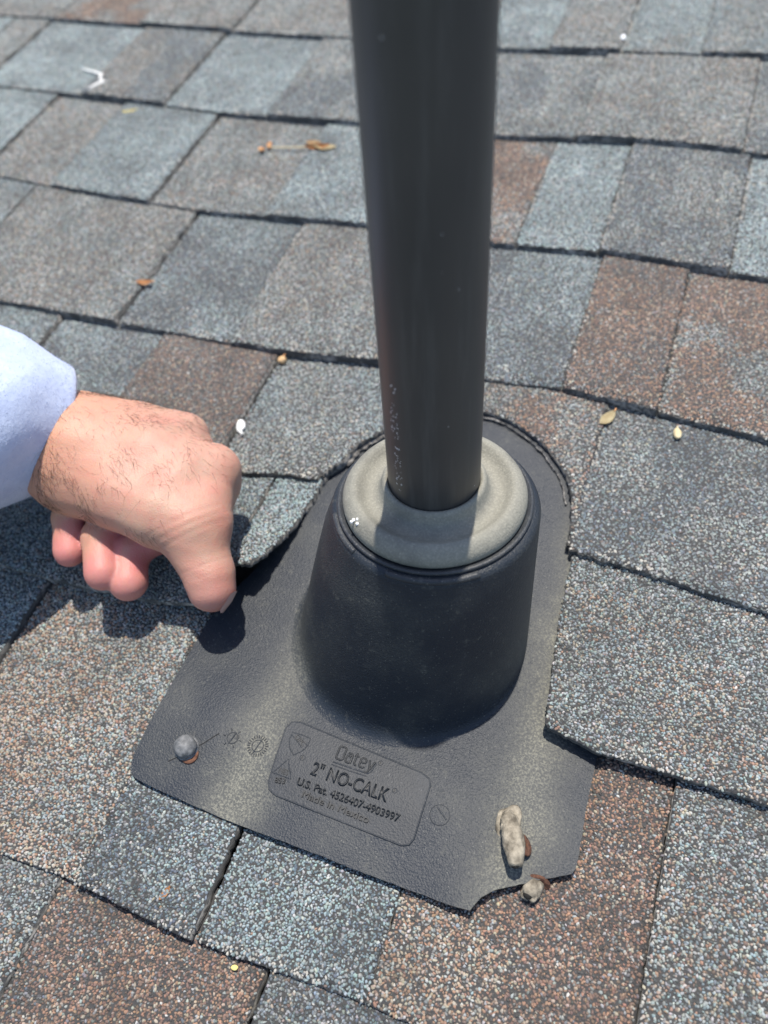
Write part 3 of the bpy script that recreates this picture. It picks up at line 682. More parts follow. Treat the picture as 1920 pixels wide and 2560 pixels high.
text('Made in Mexico', TX['made'][0], TX['made'][1], 3.7)
text('853', TX['n853'][0], TX['n853'][1], 2.9)
def circ(c, r, n=20): return [(c[0] + r * math.cos(2 * math.pi * i / n), c[1] + r * math.sin(2 * math.pi * i / n)) for i in range(n)]
for c, r_ in zip(TX['r1'], (1.5, 1.3, 1.3)):
    ridge('registered_mark', circ(c, r_, 16), .5, .25, M_LABEL, fl, True)
    text('R', (c[0] - .55, c[1] - .7), (c[0] + .55, c[1] - .7), 1.5, ext=.25)
sh = [(-49.0, -111.4), (-43.4, -110.9), (-37.8, -111.4), (-37.6, -115.5), (-39.2, -119.2), (-43.0, -123.0), (-46.8, -119.8), (-48.8, -115.8)]
ridge('shield_emblem', sh, .8, .35, M_LABEL, fl, True)
ridge('shield_emblem', [(-48.9, -112.6), (-46, -114.3), (-43, -116.0), (-40.2, -117.8)], .6, .3, M_LABEL, fl)
ridge('shield_emblem', [(-46.2, -111.2), (-43.5, -112.6), (-40.5, -114.4), (-37.9, -115.6)], .6, .3, M_LABEL, fl)
text('UPC', (-46.6, -113.9), (-39.9, -117.0), 2.6, ext=.3)
tr_ = [(-44.7, -126.0), (-38.9, -135.3), (-50.0, -135.3)]
ridge('triangle_emblem', resample([(a, b) for a, b in tr_], 1.6, 0), .8, .35, M_LABEL, fl, True)
text('NES', (-47.0, -134.3), (-41.6, -134.3), 3.0, ext=.3)
def dial(c, R_, nt, hand):
    ridge('date_dial', circ(c, R_ * .55, 20), .55, .32, M_LABEL, fl, True, dz=.05)
    for i in range(nt):
        a = 2 * math.pi * i / nt
        ridge('dial_tick', [(c[0] + R_ * .74 * math.cos(a), c[1] + R_ * .74 * math.sin(a)), (c[0] + R_ * math.cos(a), c[1] + R_ * math.sin(a))], .6, .40, M_LABEL, fl, dz=.05)
    ridge('dial_hand', [(c[0] - hand[0], c[1] - hand[1]), c, (c[0] + hand[0], c[1] + hand[1])], .9, .4, M_LABEL, fl, dz=.05)
dial((-64.5, -124.6), 6.0, 24, (.9, 4.2)); dial((-80.0, -125.2), 5.6, 6, (.8, 3.6))
text('D', (-78.2, -124.8), (-76.4, -124.8), 2.4, ext=.2, dz=.1)
ridge('dial_hand', [TX['stroke'][0], TX['stroke'][1]], 1.0, .5, M_LABEL, fl, dz=.05)
ridge('date_dial', circ((43, -127.2), 5.2, 20), .5, .3, M_LABEL, fl, True, dz=.05)
# dark crack through the left nail hole
cr_ = PT['crack']
ridge('crack', [(cr_[0][0] - 3, cr_[0][1] - 3), (-104, -143.5), (-99, -138), (-94, -133.0), (-90.5, -128.2), cr_[1]], .7, .05, M_CRACK, fl, dz=.12)
# white chip on the collar edge
def chip(name, c, size, mat, parent, seed, wz):
    r = random.Random(seed); V, F = [(c[0] * mm, c[1] * mm, (wz + .4) * mm)], []
    n = 9
    for i in range(n):
        a = 2 * math.pi * i / n; q = size * r.uniform(.45, 1.1)
        V.append(((c[0] + q * math.cos(a)) * mm, (c[1] + q * math.sin(a) * 1.3) * mm, (wz - .5) * mm))
    for i in range(n): F.append([0, 1 + i, 1 + (i + 1) % n])
    return link(name, mesh(name, V, F), mat, parent)

# ---------------------------------------------------------------- vent pipe (plumb)
pr = 24.12
pipe = thing('vent_pipe', 'dark grey plastic vent pipe standing plumb out of the flashing collar', 'pipe')
def wlathe(name, prof, mat, parent, n=128):
    V, F = [], []
    for r_, z_ in prof:
        for i in range(n):
            V.append(tuple(q * mm for q in axp(r_, 2 * math.pi * i / n, z_)))
    for k_ in range(len(prof) - 1):
        for i in range(n):
            j = (i + 1) % n; F.append([k_ * n + i, k_ * n + j, (k_ + 1) * n + j, (k_ + 1) * n + i])
    return link(name, mesh(name, V, F), mat, parent, smooth=True)
wlathe('pipe_wall', [(pr, -20), (pr, 100), (pr, 200), (pr, 300), (pr, 315), (pr, 316), (pr, 316.5), (pr - .6, 317.2), (pr - 3.2, 317.2), (pr - 3.6, 316.5), (pr - 3.6, 150), (pr - 3.6, -20)], M_PIPE, pipe)
# faint worn print running up the pipe: short white dashes of broken characters
pv, pf = [], []
r = random.Random(4)
a0 = math.radians(-118)
z = 101.0
while z < 168:
    if r.random() < .72:
        for dd in range(r.randint(2, 6)):
            aa = a0 + r.uniform(-.10, .10); zz = z + r.uniform(0, 2.6); h_ = r.uniform(.25, .8); w_ = r.uniform(.004, .016)
            b0 = len(pv); rr = pr + .06
            for s_, t_ in ((-1, 0), (1, 0), (1, 1), (-1, 1)):
                an = aa + s_ * w_; pv.append(tuple(q * mm for q in axp(rr, an, zz + t_ * h_)))
            pf.append([b0, b0 + 1, b0 + 2, b0 + 3])
    z += 3.4
link('worn_print', mesh('worn_print', pv, pf), M_WHITE, pipe)

# ---------------------------------------------------------------- nails on the flange
def on_roof(u, v, w=0.): return to_world((u * mm, v * mm, w * mm))
def rthing(name, label, cat, u, v, w, group=None, rz=0.):
    o = thing(name, label, cat, group); o.matrix_world = Matrix.Translation(on_roof(u, v, w)) @ Matrix.Rotation(SLOPE, 4, 'X') @ Matrix.Rotation(rz, 4, 'Z'); return o
def blob(name, rx, ry, rz_, mat, parent, seed, loc=(0, 0, 0), bump=.08, sub=3, rot=(0, 0, 0)):
    bm = bmesh.new(); bmesh.ops.create_icosphere(bm, subdivisions=sub, radius=1)
    r = np.random.default_rng(seed); dirs = r.normal(size=(7, 3)); ph = r.uniform(0, 6, 7)
    for v in bm.verts:
        k = 1 + bump * sum(math.sin(3 * float(np.dot(dd, v.co)) + p_) for dd, p_ in zip(dirs, ph)) / 3
        v.co = (v.co.x * rx * k * mm, v.co.y * ry * k * mm, v.co.z * rz_ * k * mm)
    bmesh.ops.rotate(bm, verts=bm.verts, cent=(0, 0, 0), matrix=Euler(rot).to_matrix())
    bmesh.ops.translate(bm, verts=bm.verts, vec=Vector(loc) * mm)
    return link(name, bm_mesh(name, bm), mat, parent, smooth=True)
def washer(name, r0, r1, h, mat, parent, loc, rot=(0, 0, 0), n=28):
    bm = bmesh.new(); V = []
    for r_, z_ in ((r0, 0), (r0, h), (r1 * .9, h), (r1, h * .5), (r1, 0)):
        V.append([bm.verts.new((r_ * mm * math.cos(2 * math.pi * i / n), r_ * mm * math.sin(2 * math.pi * i / n), z_ * mm)) for i in range(n)])
    for k_ in range(5):
        A, B = V[k_], V[(k_ + 1) % 5]
        for i in range(n): bm.faces.new([A[i], A[(i + 1) % n], B[(i + 1) % n], B[i]])
    bmesh.ops.recalc_face_normals(bm, faces=bm.faces)
    bmesh.ops.rotate(bm, verts=bm.verts, cent=(0, 0, 0), matrix=Euler(rot).to_matrix()); bmesh.ops.translate(bm, verts=bm.verts, vec=Vector(loc) * mm)
    return link(name, bm_mesh(name, bm), mat, parent, smooth=True)
def tube(name, pts, rad, mat, parent, n=16, cap=True, noise=0., seed=0):
    """tapered tube along points (mm, local)"""
    P_ = [Vector(q) for q in pts]; V, F = [], []; r = random.Random(seed)
    up = Vector((0, 0, 1))
    for i, q in enumerate(P_):
        t_ = (P_[min(i + 1, len(P_) - 1)] - P_[max(i - 1, 0)]).normalized()
        x = t_.cross(up); x = x.normalized() if x.length > .1 else Vector((1, 0, 0)); y = x.cross(t_).normalized()
        for j in range(n):
            a = 2 * math.pi * j / n; rr = rad[i] * (1 + r.uniform(-noise, noise)); V.append((q + x * rr * math.cos(a) + y * rr * math.sin(a)) * mm)
    for i in range(len(P_) - 1):
        for j in range(n): F.append([i * n + j, i * n + (j + 1) % n, (i + 1) * n + (j + 1) % n, (i + 1) * n + j])
    if cap: F += [list(range(n))[::-1], [(len(P_) - 1) * n + j for j in range(n)]]
    return link(name, mesh(name, V, F), mat, parent, smooth=True)

wL = float(fl_surf(-103, -139))
n1 = rthing('roofing_nail', 'grey domed nail head over a rusty hole near the left corner of the black flange', 'nail', -102.5, -138.5, wL)
blob('nail_head', 6.4, 6.6, 5.0, M_LEAD, n1, 3, (0, 0, 2.9), .07)
washer('nail_flange', 2.0, 7.2, .9, M_LEAD, n1, (0, 0, .1))
washer('rust_ring', 1.0, 5.2, .4, M_RUST, n1, (3.4, -2.8, .2))
tube('nail_shank', [(1.5, -1, 4), (2, -1.5, -9)], [2.0, 2.0], M_RUST, n1, 10)

def capped_screw(name, label, u, v, body, lean, wash, seed, wz):
    o = rthing(name, label, 'screw', u, v, wz)
    L = len(body)
    tube('sealant_cap', [b_[:3] for b_ in body], [b_[3] for b_ in body], M_PUTTY, o, 18, True, .05, seed)
    e = Vector(body[-1][:3]); t_ = (e - Vector(body[-2][:3])).normalized()
    ho = e - t_ * .6 + Vector((-.5, -.2, body[-1][3] * .25))
    blob('screw_socket', body[-1][3] * .72, body[-1][3] * .55, body[-1][3] * .72, M_BLACKH, o, seed + 30, tuple(ho), .1, 2)
    for q_ in range(4):
        bq = body[min(1 + 2 * q_, len(body) - 2)]
        blob('sealant_lump', bq[3] * .62, bq[3] * .8, bq[3] * .5, M_PUTTY, o, seed * 7 + q_, (bq[0] + (1 if q_ % 2 else -1) * bq[3] * .5, bq[1], bq[2] - bq[3] * .1 + .8 * (q_ % 2)), .16, 2)
    blob('sealant_smear', 6.5, 8.0, 1.1, M_PUTTY, o, seed + 60, (body[2][0], body[2][1] - 3, .2), .2, 3)
    washer('rusty_washer', 1.5, wash[3], 1.2, M_RUST, o, wash[:3], wash[4])
    return o
capped_screw('sealed_screw', 'long sealant-coated screw leaning over the right end of the black flange', 79.5, -121.5,
   [(-2.6, 7.5, .6, .8), (-2.2, 5.8, 1.6, 2.0), (-2.6, 4.2, 3.0, 3.6), (-2.2, 2.2, 4.2, 4.5), (-1.0, .2, 4.8, 4.1), (0, -1.5, 5.6, 4.9), (1.6, -5.0, 7.2, 5.5), (3.0, -8.5, 8.4, 5.4), (4.6, -12.0, 9.4, 4.9), (5.4, -14.6, 9.9, 4.2), (6.4, -17.0, 10.2, 3.7), (6.9, -18.3, 10.2, 2.9)], 0, (7.6, -6.5, 3.0, 5.6, (-.5, .9, 0)), 5, float(fl_surf(80, -121)))
capped_screw('sealed_screw', 'short sealant-capped screw with rusty washer below the notch in the flange edge', 96.5, -143.5,
   [(.2, 3.0, .4, 3.4), (0, 1.8, 2.0, 4.9), (-.4, -.5, 4.0, 5.0), (-.9, -2.5, 5.2, 4.6), (-1.2, -4.4, 5.8, 4.0), (-1.4, -5.6, 6.0, 3.4)], 0, (.8, 2.0, 2.5, 6.8, (1.1, .25, 0)), 6, -3.5)

# ---------------------------------------------------------------- scraps lying on the roof
def sw(k, u, v): return float(height(k, 0, u, v))
def scrap(name, label, cat, u, v, k, build, rz=0., dz=2.6, group=None):
    o = rthing(name, label, cat, u, v, sw(k, u, v) + dz, group, rz); build(o); return o
def leaf_mesh(L, W, curl, n=10, th=.35):
    bm = bmesh.new(); rows = []
    for i in range(n + 1):
        t_ = i / n; w_ = W * math.sin(math.pi * min(1, t_ * .96 + .02)) ** .8 * (1 - .25 * t_) + .15
        x = L * (t_ - .5); z = curl * (2 * t_ - 1) ** 2
        rows.append([bm.verts.new((x * mm, s_ * w_ * mm, (z + abs(s_) * curl * .5) * mm)) for s_ in (-1, -.5, 0, .5, 1)])
    for a, b in zip(rows, rows[1:]):
        for j in range(4): bm.faces.new([a[j], b[j], b[j + 1], a[j + 1]])
    g_ = bmesh.ops.solidify(bm, geom=bm.faces[:], thickness=th * mm)
    bmesh.ops.recalc_face_normals(bm, faces=bm.faces)
    return bm_mesh('leaf', bm)
def b_leaf(L, W, c, mat, tip=None):
    def f(o):
        link('leaf_blade', leaf_mesh(L, W, c), mat, o, True)
        tube('leaf_stalk', [(L * .46, 0, c), (L * .62, .6, c + .6)], [.7, .45], tip or mat, o, 8)
    return f
scrap('dry_leaf', 'pale cream leaf with brown tip against a shingle edge right of the pipe', 'leaf', 73, 154, 4, b_leaf(15, 4.2, 1.2, M_LEAF, M_BARK), math.radians(62))
scrap('leaf_scrap', 'small yellow leaf scrap high on the left shingles', 'leaf', -485, 443, 2, b_leaf(15, 3.2, .8, M_YEL, M_YEL), math.radians(20))
scrap('seed_husk', 'orange-brown seed husk stuck in a joint left of the pipe', 'seed', -327, 204, 3, b_leaf(15, 3.4, 1.6, M_BARK, M_BARK), math.radians(10), 3.2)
def b_round(o): blob('seed_body', 3.6, 3.2, 2.8, M_SEED, o, 8); tube('seed_stalk', [(0, 2.6, 1), (1.0, 4.6, 1.6)], [.8, .5], M_BARK, o, 8)
scrap('round_seed', 'round tan seed at the top of a shingle joint above the hand', 'seed', -174, 152, 4, b_round, 0, 2.8)
def b_oval(o): blob('seed_body', 2.6, 4.6, 1.9, M_LEAF, o, 9); tube('seed_stalk', [(0, 4, .3), (0.4, 6, .6)], [.7, .4], M_LEAF, o, 8)
scrap('oval_seed', 'small pale oval seed on the dark shingle right of the leaf', 'seed', 119, 152, 4, b_oval, math.radians(12), 2.6)
def b_fluff(o):
    blob('fluff_body', 3.0, 5.4, 2.0, M_FLUFF, o, 10, bump=.16)
    r = random.Random(3)
    for i in range(6): tube('fluff_fibre', [(r.uniform(-1, 1), -4, .8), (r.uniform(-2, 3), -8 - r.random() * 2, 1.5)], [.35, .15], M_FLUFF, o, 5)
scrap('seed_fluff', 'white tuft of seed fluff beside the joint above the knuckles', 'fluff', -175.5, 82, 4, b_fluff, math.radians(25), 2.4)
def b_catkin(o):
    hb = link('husk_body', leaf_mesh(34, 4.6, 3.4), M_BARK, o, True); hb.location = (.044, .0075, .002); hb.rotation_euler = (.5, -.06, .16)
    hw = link('husk_wing', leaf_mesh(30, 8, 2.4), M_LEAF, o, True); hw.location = (.053, .0085, .0012); hw.rotation_euler = (-.1, .05, .1)
    hk = link('husk_wing', leaf_mesh(18, 4.5, 2.0), M_SEED, o, True); hk.location = (.036, .011, .004); hk.rotation_euler = (.3, .2, .5)
    tube('twig', [(-24, -3, 1.4), (-6, -1, 2.2), (12, 1.5, 2.0), (30, 4.5, 3)], [.7, .8, .8, .8], M_LEAF, o, 8)
    for i, (x, y, s_) in enumerate(((-31, -9, 4.2), (-23, -2, 3.6), (-25, 4, 3.2))): blob('dry_bud', s_, s_ * .8, s_ * .7, M_BARK, o, 20 + i, (x, y, 2), .15)
scrap('dry_twig', 'orange dry twig with papery husk lying on the shingles left of the pipe', 'twig', -283, 406, 2, b_catkin, 0, 2.4).scale = (.74, .74, .74)
def b_flake(o): blob('flake_body', 1.9, 1.2, .7, M_YEL, o, 12)
scrap('leaf_flake', 'tiny yellow flake just below the bottom shingle edge', 'flake', -32, -226, 7, b_flake, .3, 2.2)
def b_flake2(o): link('flake_body', leaf_mesh(8, 1.6, .8), M_BARK, o, True)
scrap('leaf_flake', 'thin orange flake on the blue grey shingle under the flange', 'flake', -79.7, -208, 6, b_flake2, 1.25, 2.6)
def b_pebble(o): blob('pebble_body', 2.5, 4.0, 2.0, M_WHITE, o, 13, bump=.12)
scrap('white_chip', 'white chip in the topmost joint right of the pipe', 'chip', -6.5, 627, 0, b_pebble, .1, 2.8)
# old white sealant crack high on the left
ck = [(-584, 507, 0), (-566, 503, 0), (-553, 499, 1), (-549, 490, 0), (-541, 486, 1), (-548, 478, 0), (-551, 470, 1)]
def b_crack(o): tube('sealant_line', [(a + 560, b - 488, 1.2) for a, b, _ in ck], [1.0, 1.2, 1.8, 1.6, 2.2, 1.6, 2.2], M_FLUFF, o, 7, True, .25, 3)
scrap('sealant_smear', 'crooked white smear of old sealant on the upper left shingle', 'smear', -560, 488, 1, b_crack, 0, 1.2)
ch = thing('paint_chip', 'white paint speck on the front edge of the rubber collar', 'chip', loc=(0, 0, 0))
pc = Vector(axp(47.0, math.radians(-131), 87.0)) * mm
ch.location = pc
bm = bmesh.new(); rr = random.Random(5)
for q in range(7):
    bmesh.ops.create_icosphere(bm, subdivisions=1, radius=rr.uniform(.5, 1.25) * mm, matrix=Matrix.Translation(Vector((rr.uniform(-1.8, 1.8), rr.uniform(-1.4, 1.4), rr.uniform(-.9, .5))) * mm))
link('chip_body', bm_mesh('chip_body', bm), M_WHITE, ch)

# ---------------------------------------------------------------- person: left hand, forearm, sleeve
def smin(a, b, k):
    h = np.clip(.5 + .5 * (b - a) / k, 0, 1); return b + (a - b) * h - k * h * (1 - h)
def field(X, Y, Z, chains, kin, kout):
    tot = None
    P3 = np.stack([X, Y, Z], -1).astype(np.float32)
    for name, ch_, ko in chains:
        ds = None
        for s0, s1 in zip(ch_, ch_[1:]):
            a = np.array(s0[:3], np.float32); b = np.array(s1[:3], np.float32); ab = b - a; L2 = float(ab @ ab)
            t_ = np.clip(((P3 - a) @ ab) / L2, 0, 1)
            d = np.linalg.norm(P3 - a - t_[..., None] * ab, axis=-1) - (s0[3] + (s1[3] - s0[3]) * t_)
            ds = d if ds is None else smin(ds, d, kin)
        tot = ds if tot is None else smin(tot, ds, ko)
    return tot
def surface_nets(D_, org, h):
    nx, ny, nz = D_.shape
    sg = D_ < 0
    c = np.zeros((nx - 1, ny - 1, nz - 1)); sumP = np.zeros(c.shape + (3,)); 
    corners = [(i, j, k) for i in (0, 1) for j in (0, 1) for k in (0, 1)]
    sl = lambda o: tuple(slice(o[q], D_.shape[q] - 1 + o[q]) for q in range(3))
    for a in corners:
        for q in range(3):
            if a[q] == 0:
                b = list(a); b[q] = 1; b = tuple(b)
                da, db = D_[sl(a)], D_[sl(b)]; x = (da < 0) != (db < 0)
                t_ = np.where(x, da / np.where(x, da - db, 1), 0)
                for w_ in range(3): sumP[..., w_] += np.where(x, a[w_] + (t_ if w_ == q else 0), 0)
                c += x
    act = c > 0; ids = -np.ones(c.shape, int); ids[act] = np.arange(act.sum())
    pos = (sumP[act] / c[act][:, None] + np.argwhere(act)) * h + org
    F = []
    for q in range(3):
        o1, o2 = [(q + 1) % 3, (q + 2) % 3]
        s0 = [slice(None)] * 3; s1 = [slice(None)] * 3
        s0[q] = slice(0, D_.shape[q] - 1); s1[q] = slice(1, D_.shape[q])
        A, B = sg[tuple(s0)], sg[tuple(s1)]; cr_ = np.argwhere(A != B)
        for e in cr_:
            if e[o1] < 1 or e[o2] < 1 or e[o1] >= D_.shape[o1] - 1 or e[o2] >= D_.shape[o2] - 1: continue
            def g_(d1, d2):
                z_ = list(e); z_[o1] -= d1; z_[o2] -= d2; return ids[tuple(z_)]
            f = [g_(0, 0), g_(1, 0), g_(1, 1), g_(0, 1)]
            if sg[tuple(e)]: f = f[::-1]
            F.append([int(x) for x in f[::-1]])
    return pos, F
H = HAND
chains = [('arm', H['arm'], 10), ('index_mc', H['index_mc'], 16), ('middle_mc', H['middle_mc'], 14), ('ring_mc', H['ring_mc'], 12),
          ('thumb_mc', H['thumb_mc'], 12), ('web', H['web'], 12), ('thumb', H['thumb'], 8), ('index', H['index'], 9), ('middle', H['middle'], .7), ('ring', H['ring'], .7), ('pinky', H['pinky'], .7)]
hs = 1.2
org = np.array([-330., -90., 2.]); n3 = (int(252 / hs), int(140 / hs), int(170 / hs))
gx, gy, gz = np.meshgrid(*[org[q] + hs * np.arange(n3[q]) for q in range(3)], indexing='ij')
Df = field(gx, gy, gz, chains, 4.0, None)
pos, F = surface_nets(Df, org, hs)
# wrinkles and veins: small displacement along the field gradient
me = mesh('person', pos * mm, F)
nr_ = np.zeros(len(me.vertices) * 3); me.vertices.foreach_get('normal', nr_); nr_ = nr_.reshape(-1, 3)
seg = lambda a, b: np.array(a[:3]) * (1 - b)
def near_line(p0, p1):
    a, b = np.array(p0, float), np.array(p1, float); ab = b - a; t_ = np.clip((pos - a) @ ab / (ab @ ab), 0, 1); return np.linalg.norm(pos - a - t_[:, None] * ab, axis=1)
disp = .35 * (vnoise(pos[:, 0], pos[:, 1], 9, 3) - .5) + .25 * (vnoise(pos[:, 1], pos[:, 2], 4, 4) - .5)
ip = np.array(H['thumb'][2][:3]); mcp = np.array(H['thumb'][0][:3]); tax = np.array(H['thumb'][3][:3]) - mcp; tax /= np.linalg.norm(tax)
along = (pos - ip) @ tax; rad_ = np.linalg.norm(pos - ip - along[:, None] * tax, axis=1)
thumbm = np.exp(-(rad_ / 22) ** 4)
for o_ in (-3.5, -.5, 2.0): disp -= .35 * thumbm * np.exp(-((along - o_) / .8) ** 2)
alm = (pos - mcp) @ tax
for f_ in ('middle', 'ring', 'pinky'):
    a_, e_ = np.array(H[f_][-2][:3]), np.array(H[f_][-1][:3]); ax_ = (e_ - a_) / np.linalg.norm(e_ - a_)
    al_ = (pos - a_) @ ax_; rd_ = np.linalg.norm(pos - a_ - al_[:, None] * ax_, axis=1)
    for o_ in (-3.0, -1.0): disp -= .6 * np.exp(-((al_ - o_) / .8) ** 2) * np.exp(-(rd_ / 14) ** 6)
for f_, g_ in (('index_mc', .8), ('middle_mc', .7), ('ring_mc', .6)):
    l_ = near_line(H[f_][0][:3] + np.array([0, 0, H[f_][0][3]]), H[f_][2][:3] + np.array([0, 0, H[f_][2][3]])); disp += g_ * np.exp(-(l_ / 4.5) ** 2)
for o_ in (-2, 3, 8): disp -= .45 * np.exp(-((alm - o_ + .12 * (pos[:, 0] - mcp[0])) / 1.3) ** 2) * np.exp(-(np.linalg.norm(pos - mcp, axis=1) / 24) ** 4)
me.vertices.foreach_set('co', ((pos + nr_ * disp[:, None]) * mm).astype(np.float32).ravel()); me.update()
# colour: redder fingertips and knuckles, paler wrist
fing = np.exp(-(np.min([near_line(H[f_][2][:3], H[f_][-1][:3]) for f_ in ('middle', 'ring', 'pinky')], axis=0) / 13.5) ** 6)
tipm = np.clip((along + 12) / 30, 0, 1) * thumbm
red = np.clip(fing * .95 + tipm * .45, 0, 1)
at = me.color_attributes.new('tint', 'FLOAT_COLOR', 'POINT')
tc = np.zeros((len(pos), 4)); tc[:, 0] = red; tc[:, 1] = np.clip((-175 - pos[:, 0]) / 60, 0, 1); tc[:, 3] = 1
at.data.foreach_set('color', tc.astype(np.float32).ravel())
def m_skin():
    t = NT('skin'); co = t.co(); a = t.n('SeparateColor', ins={'Color': t.n('Attribute', attribute_name='tint').outputs['Color']})
    n = t.noise(co, 60, 4); n2 = t.noise(co, 260, 3)
    c = t.mix(t.ramp(n, [(.35, (0, 0, 0)), (.7, (1, 1, 1))]), (.45, .275, .20), (.49, .235, .175))
    c = t.mix(a.outputs[1], c, (.50, .255, .165))
    c = t.mix(a.outputs[0], c, (.52, .18, .175))
    c = t.mix(t.math('MULTIPLY', t.ramp(n2, [(.5, (0, 0, 0)), (.68, (1, 1, 1))]), .4), c, (.48, .22, .17))
    t.set(Base_Color=c, Roughness=.55); t.b.inputs['Subsurface Weight'].default_value = .5
    t.b.inputs['Subsurface Radius'].default_value = (.006, .0022, .0012); t.b.inputs['Subsurface Scale'].default_value = .6
    v = t.n('TexVoronoi', feature='DISTANCE_TO_EDGE', ins={'Vector': co, 'Scale': 620.0}).outputs['Distance']
    t.bump(t.math('ADD', t.math('MULTIPLY', v, 1.0), t.math('MULTIPLY', n2, .8)), .35, .0006)
    return t.m
person = link('person', me, m_skin(), None, True)
person.rotation_euler = (SLOPE, 0, 0)
tag(person, 'left hand in a white fleece sleeve gripping the lifted shingle beside the flange', 'person')
sm_ = person.modifiers.new('smooth', 'SMOOTH'); sm_.factor = .5; sm_.iterations = 3

# thumb nail, turned away from the camera on the far side of the thumb tip
tc_ = Vector(H['thumb'][3][:3]); nn0 = Vector((.90, -.12, -.28)).normalized(); ax0_ = Vector(tuple(tax)); ax0_ = (ax0_ - nn0 * ax0_.dot(nn0)).normalized(); sd0 = nn0.cross(ax0_)
NV, NF = [], []
for i in range(9):
    for j in range(9):
        s_, t_ = (i / 8 - .5) * 2, (j / 8 - .5) * 2
        wd = 6.2 * (1 - .12 * max(0, -t_)) * math.sqrt(max(.05, 1 - max(0, abs(t_) - .6) ** 2 * 4))
        an = s_ * wd / 13.2
        q = tc_ + ax0_ * (2.0 + t_ * 7.5) + (nn0 * math.cos(an) + sd0 * math.sin(an)) * (H['thumb'][3][3] + .15 - .25 * abs(t_) - max(0, t_) * 1.1)
        NV.append(q * mm)
for i in range(8):
    for j in range(8): NF.append([i * 9 + j, i * 9 + j + 1, (i + 1) * 9 + j + 1, (i + 1) * 9 + j])
link('thumb_nail', mesh('thumb_nail', NV, NF), simple('fingernail', (.50, .30, .26), .32, (.58, .38, .33), 60, 0), person, True)
# sleeve
def m_fleece():
    t = NT('white_fleece'); co = t.co(); n = t.noise(co, 90, 5, .65); n2 = t.noise(co, 420, 3)
    t.set(Base_Color=t.ramp(n, [(.35, (.40, .47, .66)), (.65, (.48, .55, .72))]), Roughness=.95)
    t.b.inputs['Sheen Weight'].default_value = .4
    t.bump(t.math('ADD', n, t.math('MULTIPLY', n2, .4)), .35, .0016)
    return t.m
M_FLEECE = m_fleece()
NR = 72
V, F = [], []
c0 = Vector(CUFF[0]); th_ = Vector(CUFF[1]); r0 = CUFF[2]        # cuff centre, direction towards the hand, radius
camr = Vector(to_roof(CAM_C)) * 1000
rings = []
sx_ = th_.cross(Vector((0, 0, 1))).normalized(); sy_ = sx_.cross(th_).normalized()
prof_s = [(12, -9), (4, -6.5), (.5, -4.0), (-1.2, -1.5), (0, 0), (3, 1.6), (7, 3.2), (12, 5.5), (18, 8.6), (25, 12.5), (33, 16.5), (42, 18.5), (54, 20), (68, 21), (85, 21.5), (105, 22), (130, 23), (160, 24), (190, 25)]
for s_, dr_ in prof_s:
    bend = max(0, s_ - 30)
    c_ = c0 - th_ * s_ + Vector(CUFF[3]) * (.24 * s_) + Vector((0, 0, 1)) * bend * bend * .0004
    rings.append((c_, r0 + dr_))
for i, (c_, r_) in enumerate(rings):
    for j in range(NR):
        a = 2 * math.pi * j / NR
        k_ = 0 if i < 5 else min(1, (i - 4) / 4)
        rr = r_ * (1 + k_ * (.018 * math.sin(3 * a + i * .5) + .014 * math.sin(5 * a - i * .33) + .008 * math.sin(9 * a + i * .8)))
        V.append((c_ + sx_ * rr * math.cos(a) + sy_ * rr * math.sin(a)) * mm)
for i in range(len(rings) - 1):
    for j in range(NR): F.append([i * NR + j, i * NR + (j + 1) % NR, (i + 1) * NR + (j + 1) % NR, (i + 1) * NR + j])
me = mesh('sleeve', V, F); bm = bmesh.new(); bm.from_mesh(me); bmesh.ops.recalc_face_normals(bm, faces=bm.faces); bm.to_mesh(me); bm.free()
sleeve = link('sleeve', me, M_FLEECE, person, True)
# fleece nap: short fibres over the sleeve
def fibres(name, roots, dirs, lens, rad0, bend, mat, parent, segs=3):
    """triangular tapered hairs; roots/dirs in parent-local mm"""
    N = len(roots); d = dirs / np.linalg.norm(dirs, axis=1)[:, None]
    rnd_ = rng.normal(size=(N, 3)); x = np.cross(d, rnd_); x /= np.linalg.norm(x, axis=1)[:, None] + 1e-9; y = np.cross(d, x)
    V = []
    for s_ in range(segs + 1):
        t_ = s_ / segs
        c_ = roots + d * (lens * t_)[:, None] + bend * (lens * t_ * t_)[:, None]
        r_ = rad0 * (1 - .85 * t_)
        for q in range(3):
            a = 2 * np.pi * q / 3; V.append(c_ + (x * math.cos(a) + y * math.sin(a)) * (r_ if np.ndim(r_) == 0 else r_[:, None]))
    V = np.stack(V, 1).reshape(-1, 3); per = 3 * (segs + 1)
    loc_f = np.array([[3 * s_ + q, 3 * s_ + (q + 1) % 3, 3 * s_ + 3 + (q + 1) % 3, 3 * s_ + 3 + q] for s_ in range(segs) for q in range(3)])
    Fq = (loc_f[None] + (np.arange(N) * per)[:, None, None]).reshape(-1, 4)
    me = bpy.data.meshes.new(name); me.vertices.add(len(V)); me.vertices.foreach_set('co', (V * mm).astype(np.float32).ravel())
    me.loops.add(Fq.size); me.loops.foreach_set('vertex_index', Fq.astype(np.int32).ravel())
    me.polygons.add(len(Fq)); me.polygons.foreach_set('loop_start', (np.arange(len(Fq)) * 4).astype(np.int32)); me.update(calc_edges=True)
    o = link(name, me, mat, parent, True); o['kind'] = 'stuff'; return o
Nf = 9000
sv = np.array([tuple(v) for v in V]) / mm
sv = sv.reshape(len(rings), NR, 3)
ri = rng.integers(3, len(rings) - 4, Nf); rj = rng.integers(0, NR, Nf); fu, fv_ = rng.random(Nf)[:, None], rng.random(Nf)[:, None]
p00, p01, p10, p11 = sv[ri, rj], sv[ri, (rj + 1) % NR], sv[ri + 1, rj], sv[ri + 1, (rj + 1) % NR]
